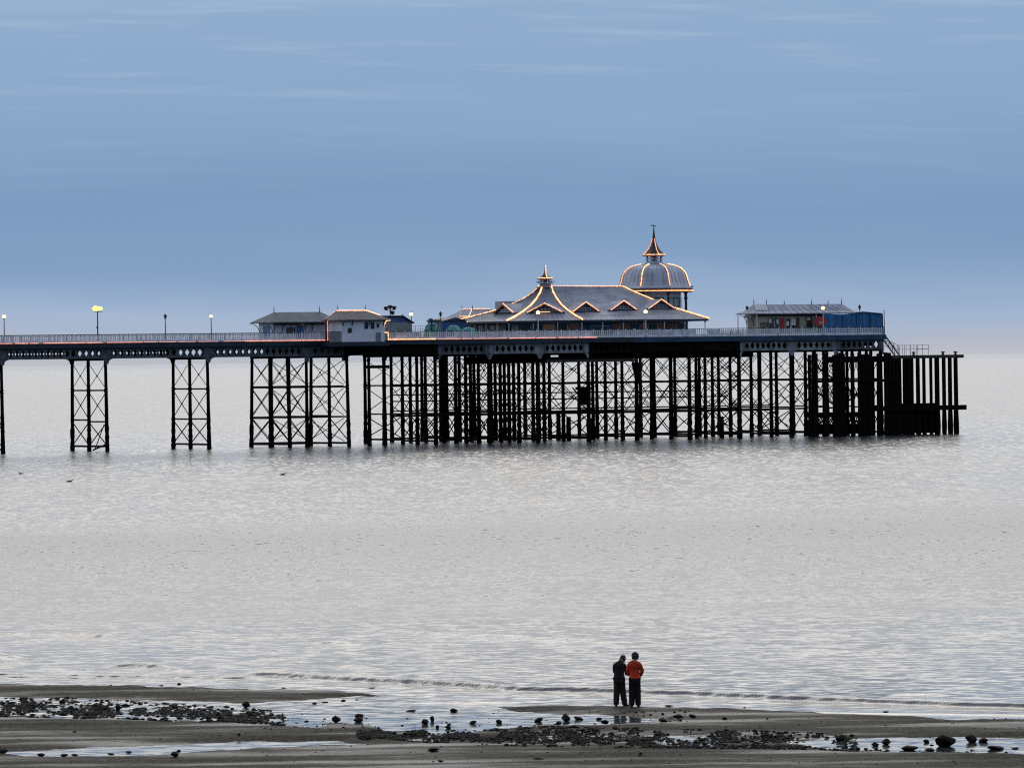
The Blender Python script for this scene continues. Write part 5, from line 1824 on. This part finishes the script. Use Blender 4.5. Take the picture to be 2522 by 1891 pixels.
# ------------------------------------------------------------------ people
def skin(name, nodes, edges, material, parent, sub=2, roots=()):
    """nodes: name -> (x,y,z,rx,ry)"""
    names = list(nodes)
    idx = {n_: i for i, n_ in enumerate(names)}
    me = bpy.data.meshes.new(name)
    me.from_pydata([nodes[n_][:3] for n_ in names], [(idx[a], idx[b_]) for a, b_ in edges], [])
    o = bpy.data.objects.new(name, me)
    COL.objects.link(o)
    o.parent = parent
    me.materials.append(material)
    md = o.modifiers.new("skin", "SKIN")
    md.use_smooth_shade = True
    if not me.skin_vertices: me.skin_vertices.new()
    for n_, i in idx.items():
        sv = me.skin_vertices[0].data[i]
        v = nodes[n_]
        sv.radius = (v[3], v[4] if len(v) > 4 else v[3])
        sv.use_root = n_ in roots
    s_ = o.modifiers.new("sub", "SUBSURF"); s_.levels = sub; s_.render_levels = sub
    return o


def finger_chain(nodes, edges, key, base, d0, lens, r_, down=Vector((0, 0, -1))):
    p = Vector(base); prev = None
    dr = Vector(d0).normalized()
    for k, L in enumerate([0] + lens):
        p = p + dr * L
        nm = f"{key}{k}"
        nodes[nm] = (p.x, p.y, p.z, r_ * (1 - .12 * k), r_ * (1 - .12 * k))
        if prev: edges.append((prev, nm))
        prev = nm
        dr = (dr + down * .22).normalized()


def person(px, py, label, jacket, trousers, hair_big, pose, rz, scale=1.0):
    g = at_z(px, py, 0.06)
    gz = ground_z(g[0], g[1])
    root = empty("person", (g[0], g[1], max(gz, .0) - .005), rz, label, "person")
    root.scale = (scale,) * 3
    P = pose
    J = lambda k: P[k]
    nodes = {}
    E_ = []
    def nd(k, r_, r2=None): nodes[k] = (*J(k), r_, r2 or r_)
    nd("pelvis", .13, .10); nd("waist", .125, .095); nd("chest", .15, .11); nd("upper", .12, .09); nd("neck", .05); nd("skull", .075, .085); nd("crown", .07, .08)
    E_ += [("pelvis", "waist"), ("waist", "chest"), ("chest", "upper"), ("upper", "neck"), ("neck", "skull"), ("skull", "crown")]
    for s_ in "LR":
        nd("sho" + s_, .06); nd("elb" + s_, .042); nd("wri" + s_, .028, .022); nd("palm" + s_, .035, .018)
        nd("hip" + s_, .09); nd("kne" + s_, .058); nd("ank" + s_, .038); nd("toe" + s_, .035)
        E_ += [("upper", "sho" + s_), ("sho" + s_, "elb" + s_), ("elb" + s_, "wri" + s_), ("wri" + s_, "palm" + s_), ("pelvis", "hip" + s_), ("hip" + s_, "kne" + s_), ("kne" + s_, "ank" + s_), ("ank" + s_, "toe" + s_)]
    roots = ["pelvis"]
    for s_ in "LR":
        w_, p_ = Vector(J("wri" + s_)), Vector(J("palm" + s_))
        dr = (p_ - w_).normalized()
        side = dr.cross(Vector((0, 0, 1)))
        side = side.normalized() if side.length > .01 else Vector((1, 0, 0))
        for i, (off, L) in enumerate(((-.028, .030), (-.009, .034), (.010, .032), (.027, .025))):
            finger_chain(nodes, E_, f"f{s_}{i}_", p_ + side * off - dr * .01, dr, [L, L * .8, L * .6], .009)
            roots.append(f"f{s_}{i}_0")
        th_side = side * (-1 if s_ == "L" else 1)
        finger_chain(nodes, E_, f"t{s_}_", w_ + dr * .03 + th_side * .02, dr * .6 + th_side, [.03, .028, .022], .011)
        roots.append(f"t{s_}_0")
    body = skin("body", nodes, E_, M["skin"], root, 2, roots)
    # head: sculpted sphere with brow, nose, chin, ears
    bm = bmesh.new()
    bmesh.ops.create_uvsphere(bm, u_segments=24, v_segments=18, radius=1.0)
    for v in bm.verts:
        x_, y_, z_ = v.co
        y2 = y_
        if z_ < 0: x_ *= 1 - .28 * min(1, -z_); 
        if y_ > .75 and abs(x_) < .22 and -.3 < z_ < .15: y2 += .22 * (1 - abs(x_) / .22) * (1 - abs(z_ + .12) / .3 if z_ > -.42 else 0)
        if y_ > .6 and .12 < abs(x_) < .55 and 0 < z_ < .25: y2 -= .08
        if y_ > .6 and z_ < -.6: y2 += .06
        if abs(x_) > .9 and abs(z_ + .05) < .3 and -.3 < y_ < .15: x_ *= 1.16
        if y_ > .7 and abs(x_) < .3 and -.5 < z_ < -.38: y2 += .04
        v.co = (x_ * .078, y2 * .098, z_ * .118)
    for f in bm.faces: f.smooth = True
    me = bpy.data.meshes.new("head"); bm.to_mesh(me); bm.free()
    me.materials.append(M["skin"])
    ho = bpy.data.objects.new("head", me); COL.objects.link(ho); ho.parent = root
    ho.location = P["head"]; ho.rotation_euler = P["headrot"]
    q = MB()
    for sx_ in (-1, 1): q.ball((sx_ * .03, .087, .012), .011, 8, 5)
    q.build("eye", M["shoe"], ho)
    # hair
    bm = bmesh.new()
    bmesh.ops.create_icosphere(bm, subdivisions=4, radius=1.0)
    rs = random.Random(hair_big)
    hb = 1.14 if hair_big else 1.05
    ph = [rs.uniform(0, 6) for _ in range(6)]
    for v in bm.verts:
        x_, y_, z_ = v.co
        wv = 1 + (.05 if hair_big else .015) * (math.sin(9 * x_ + ph[0]) + math.sin(11 * z_ + ph[1]) + math.sin(10 * y_ + ph[2])) + rs.uniform(-.02, .02)
        yy = y_ * .112 * hb * wv
        if y_ > .25: yy = min(yy, .055 + (.06 if z_ > .35 else 0))   # open at the face
        zz = z_ * .128 * hb * wv + .012
        if not hair_big and z_ < -.35: zz = -.05
        v.co = (x_ * (.105 if hair_big else .09) * hb * wv, yy, zz * (.88 if hair_big else 1))
    for f in bm.faces: f.smooth = True
    me = bpy.data.meshes.new("hair"); bm.to_mesh(me); bm.free(); me.materials.append(M["hair"])
    hr = bpy.data.objects.new("hair", me); COL.objects.link(hr); hr.parent = ho
    hr.location = (0, -.012, .008)
    # jacket
    nd2 = {}
    def jd(k, r_, r2=None, o_=(0, 0, 0)): nd2[k] = (J(k)[0] + o_[0], J(k)[1] + o_[1], J(k)[2] + o_[2], r_, r2 or r_)
    jd("pelvis", .17, .135); jd("waist", .175, .14); jd("chest", .19, .15); jd("upper", .12, .11, (0, 0, .01)); jd("neck", .078, .078, (0, 0, .015))
    hemz = J("pelvis")
    nd2["hem"] = (hemz[0], hemz[1], hemz[2] - (.12 if hair_big else .17), .18, .145)
    je = [("hem", "pelvis"), ("pelvis", "waist"), ("waist", "chest"), ("chest", "upper"), ("upper", "neck")]
    for s_ in "LR":
        jd("sho" + s_, .075, .075, (0, 0, -.035)); jd("elb" + s_, .068); jd("wri" + s_, .05)
        nd2["mid" + s_] = tuple((Vector(J("sho" + s_)) * .5 + Vector(J("elb" + s_)) * .5)) + (.075, .075)
        je += [("upper", "sho" + s_), ("sho" + s_, "mid" + s_), ("mid" + s_, "elb" + s_), ("elb" + s_, "wri" + s_)]
    skin("jacket", nd2, je, jacket, root, 2, ["waist"])
    # trousers
    nd3 = {}
    def td(k, r_, r2=None): nd3[k] = (*J(k), r_, r2 or r_)
    td("pelvis", .155, .125)
    te = []
    for s_ in "LR":
        td("hip" + s_, .125); td("kne" + s_, .112); td("ank" + s_, .098)
        a_, b_ = Vector(J("hip" + s_)), Vector(J("kne" + s_))
        nd3["thi" + s_] = tuple(a_ * .5 + b_ * .5) + (.11, .11)
        a2 = Vector(J("ank" + s_))
        nd3["cuf" + s_] = (a2.x, a2.y, a2.z - .04, .085, .085)
        te += [("pelvis", "hip" + s_), ("hip" + s_, "thi" + s_), ("thi" + s_, "kne" + s_), ("kne" + s_, "ank" + s_), ("ank" + s_, "cuf" + s_)]
    skin("trousers", nd3, te, trousers, root, 2, ["pelvis"])
    for s_ in "LR":
        a_, b_ = Vector(J("ank" + s_)), Vector(J("toe" + s_))
        dr = (b_ - a_); dr.z = 0; dr.normalize()
        h0 = a_ - dr * .06
        sh = {"heel": (h0.x, h0.y, .045, .045, .045), "mid": ((a_ + dr * .06).x, (a_ + dr * .06).y, .045, .048, .045), "tip": ((a_ + dr * .17).x, (a_ + dr * .17).y, .035, .042, .032)}
        skin("shoe", sh, [("heel", "mid"), ("mid", "tip")], M["shoe"], root, 2, ["mid"])
    return root


poseR = {"pelvis": (0, 0, .93), "waist": (0, 0.01, 1.07), "chest": (0, 0.02, 1.24), "upper": (0, .02, 1.38), "neck": (0.02, .04, 1.48), "skull": (.025, .06, 1.56), "crown": (.025, .06, 1.63),
         "head": (.025, .07, 1.595), "headrot": (-.25, 0, .1),
         "shoL": (-.165, .02, 1.38), "elbL": (-.235, .02, 1.12), "wriL": (-.17, .2, 1.0), "palmL": (-.15, .27, 1.0),
         "shoR": (.165, .02, 1.38), "elbR": (.25, .0, 1.13), "wriR": (.17, .17, .97), "palmR": (.14, .24, .96),
         "hipL": (-.085, 0, .87), "kneL": (-.09, .02, .49), "ankL": (-.10, 0, .09), "toeL": (-.12, .13, .035),
         "hipR": (.085, 0, .87), "kneR": (.09, .02, .49), "ankR": (.10, 0, .09), "toeR": (.13, .13, .035)}
poseL = {"pelvis": (-.02, -.01, .92), "waist": (-.02, 0.0, 1.05), "chest": (-.01, .04, 1.22), "upper": (.0, .08, 1.34), "neck": (.04, .13, 1.42), "skull": (.07, .19, 1.46), "crown": (.08, .22, 1.51),
         "head": (.075, .21, 1.485), "headrot": (-.7, .1, -.35),
         "shoL": (-.16, .04, 1.34), "elbL": (-.17, .06, 1.07), "wriL": (-.03, .24, 1.03), "palmL": (.02, .30, 1.04),
         "shoR": (.15, .08, 1.33), "elbR": (.21, .10, 1.08), "wriR": (.17, .27, 1.02), "palmR": (.15, .34, 1.03),
         "hipL": (-.09, 0, .86), "kneL": (-.10, .01, .48), "ankL": (-.12, -.02, .09), "toeL": (-.14, .1, .035),
         "hipR": (.07, 0, .86), "kneR": (.09, .03, .48), "ankR": (.15, .0, .09), "toeR": (.27, .06, .035)}
person(1564, 1740, "person in orange red jacket and black trousers with bushy dark hair seen from behind", M["redjacket"], M["blacktrousers"], 3, poseR, 0.0, 1.0)
person(1527, 1738, "person in dark jacket and brown trousers stooping with head bowed", M["darkjacket"], M["browntrousers"], 0, poseL, -.15, 1.0)
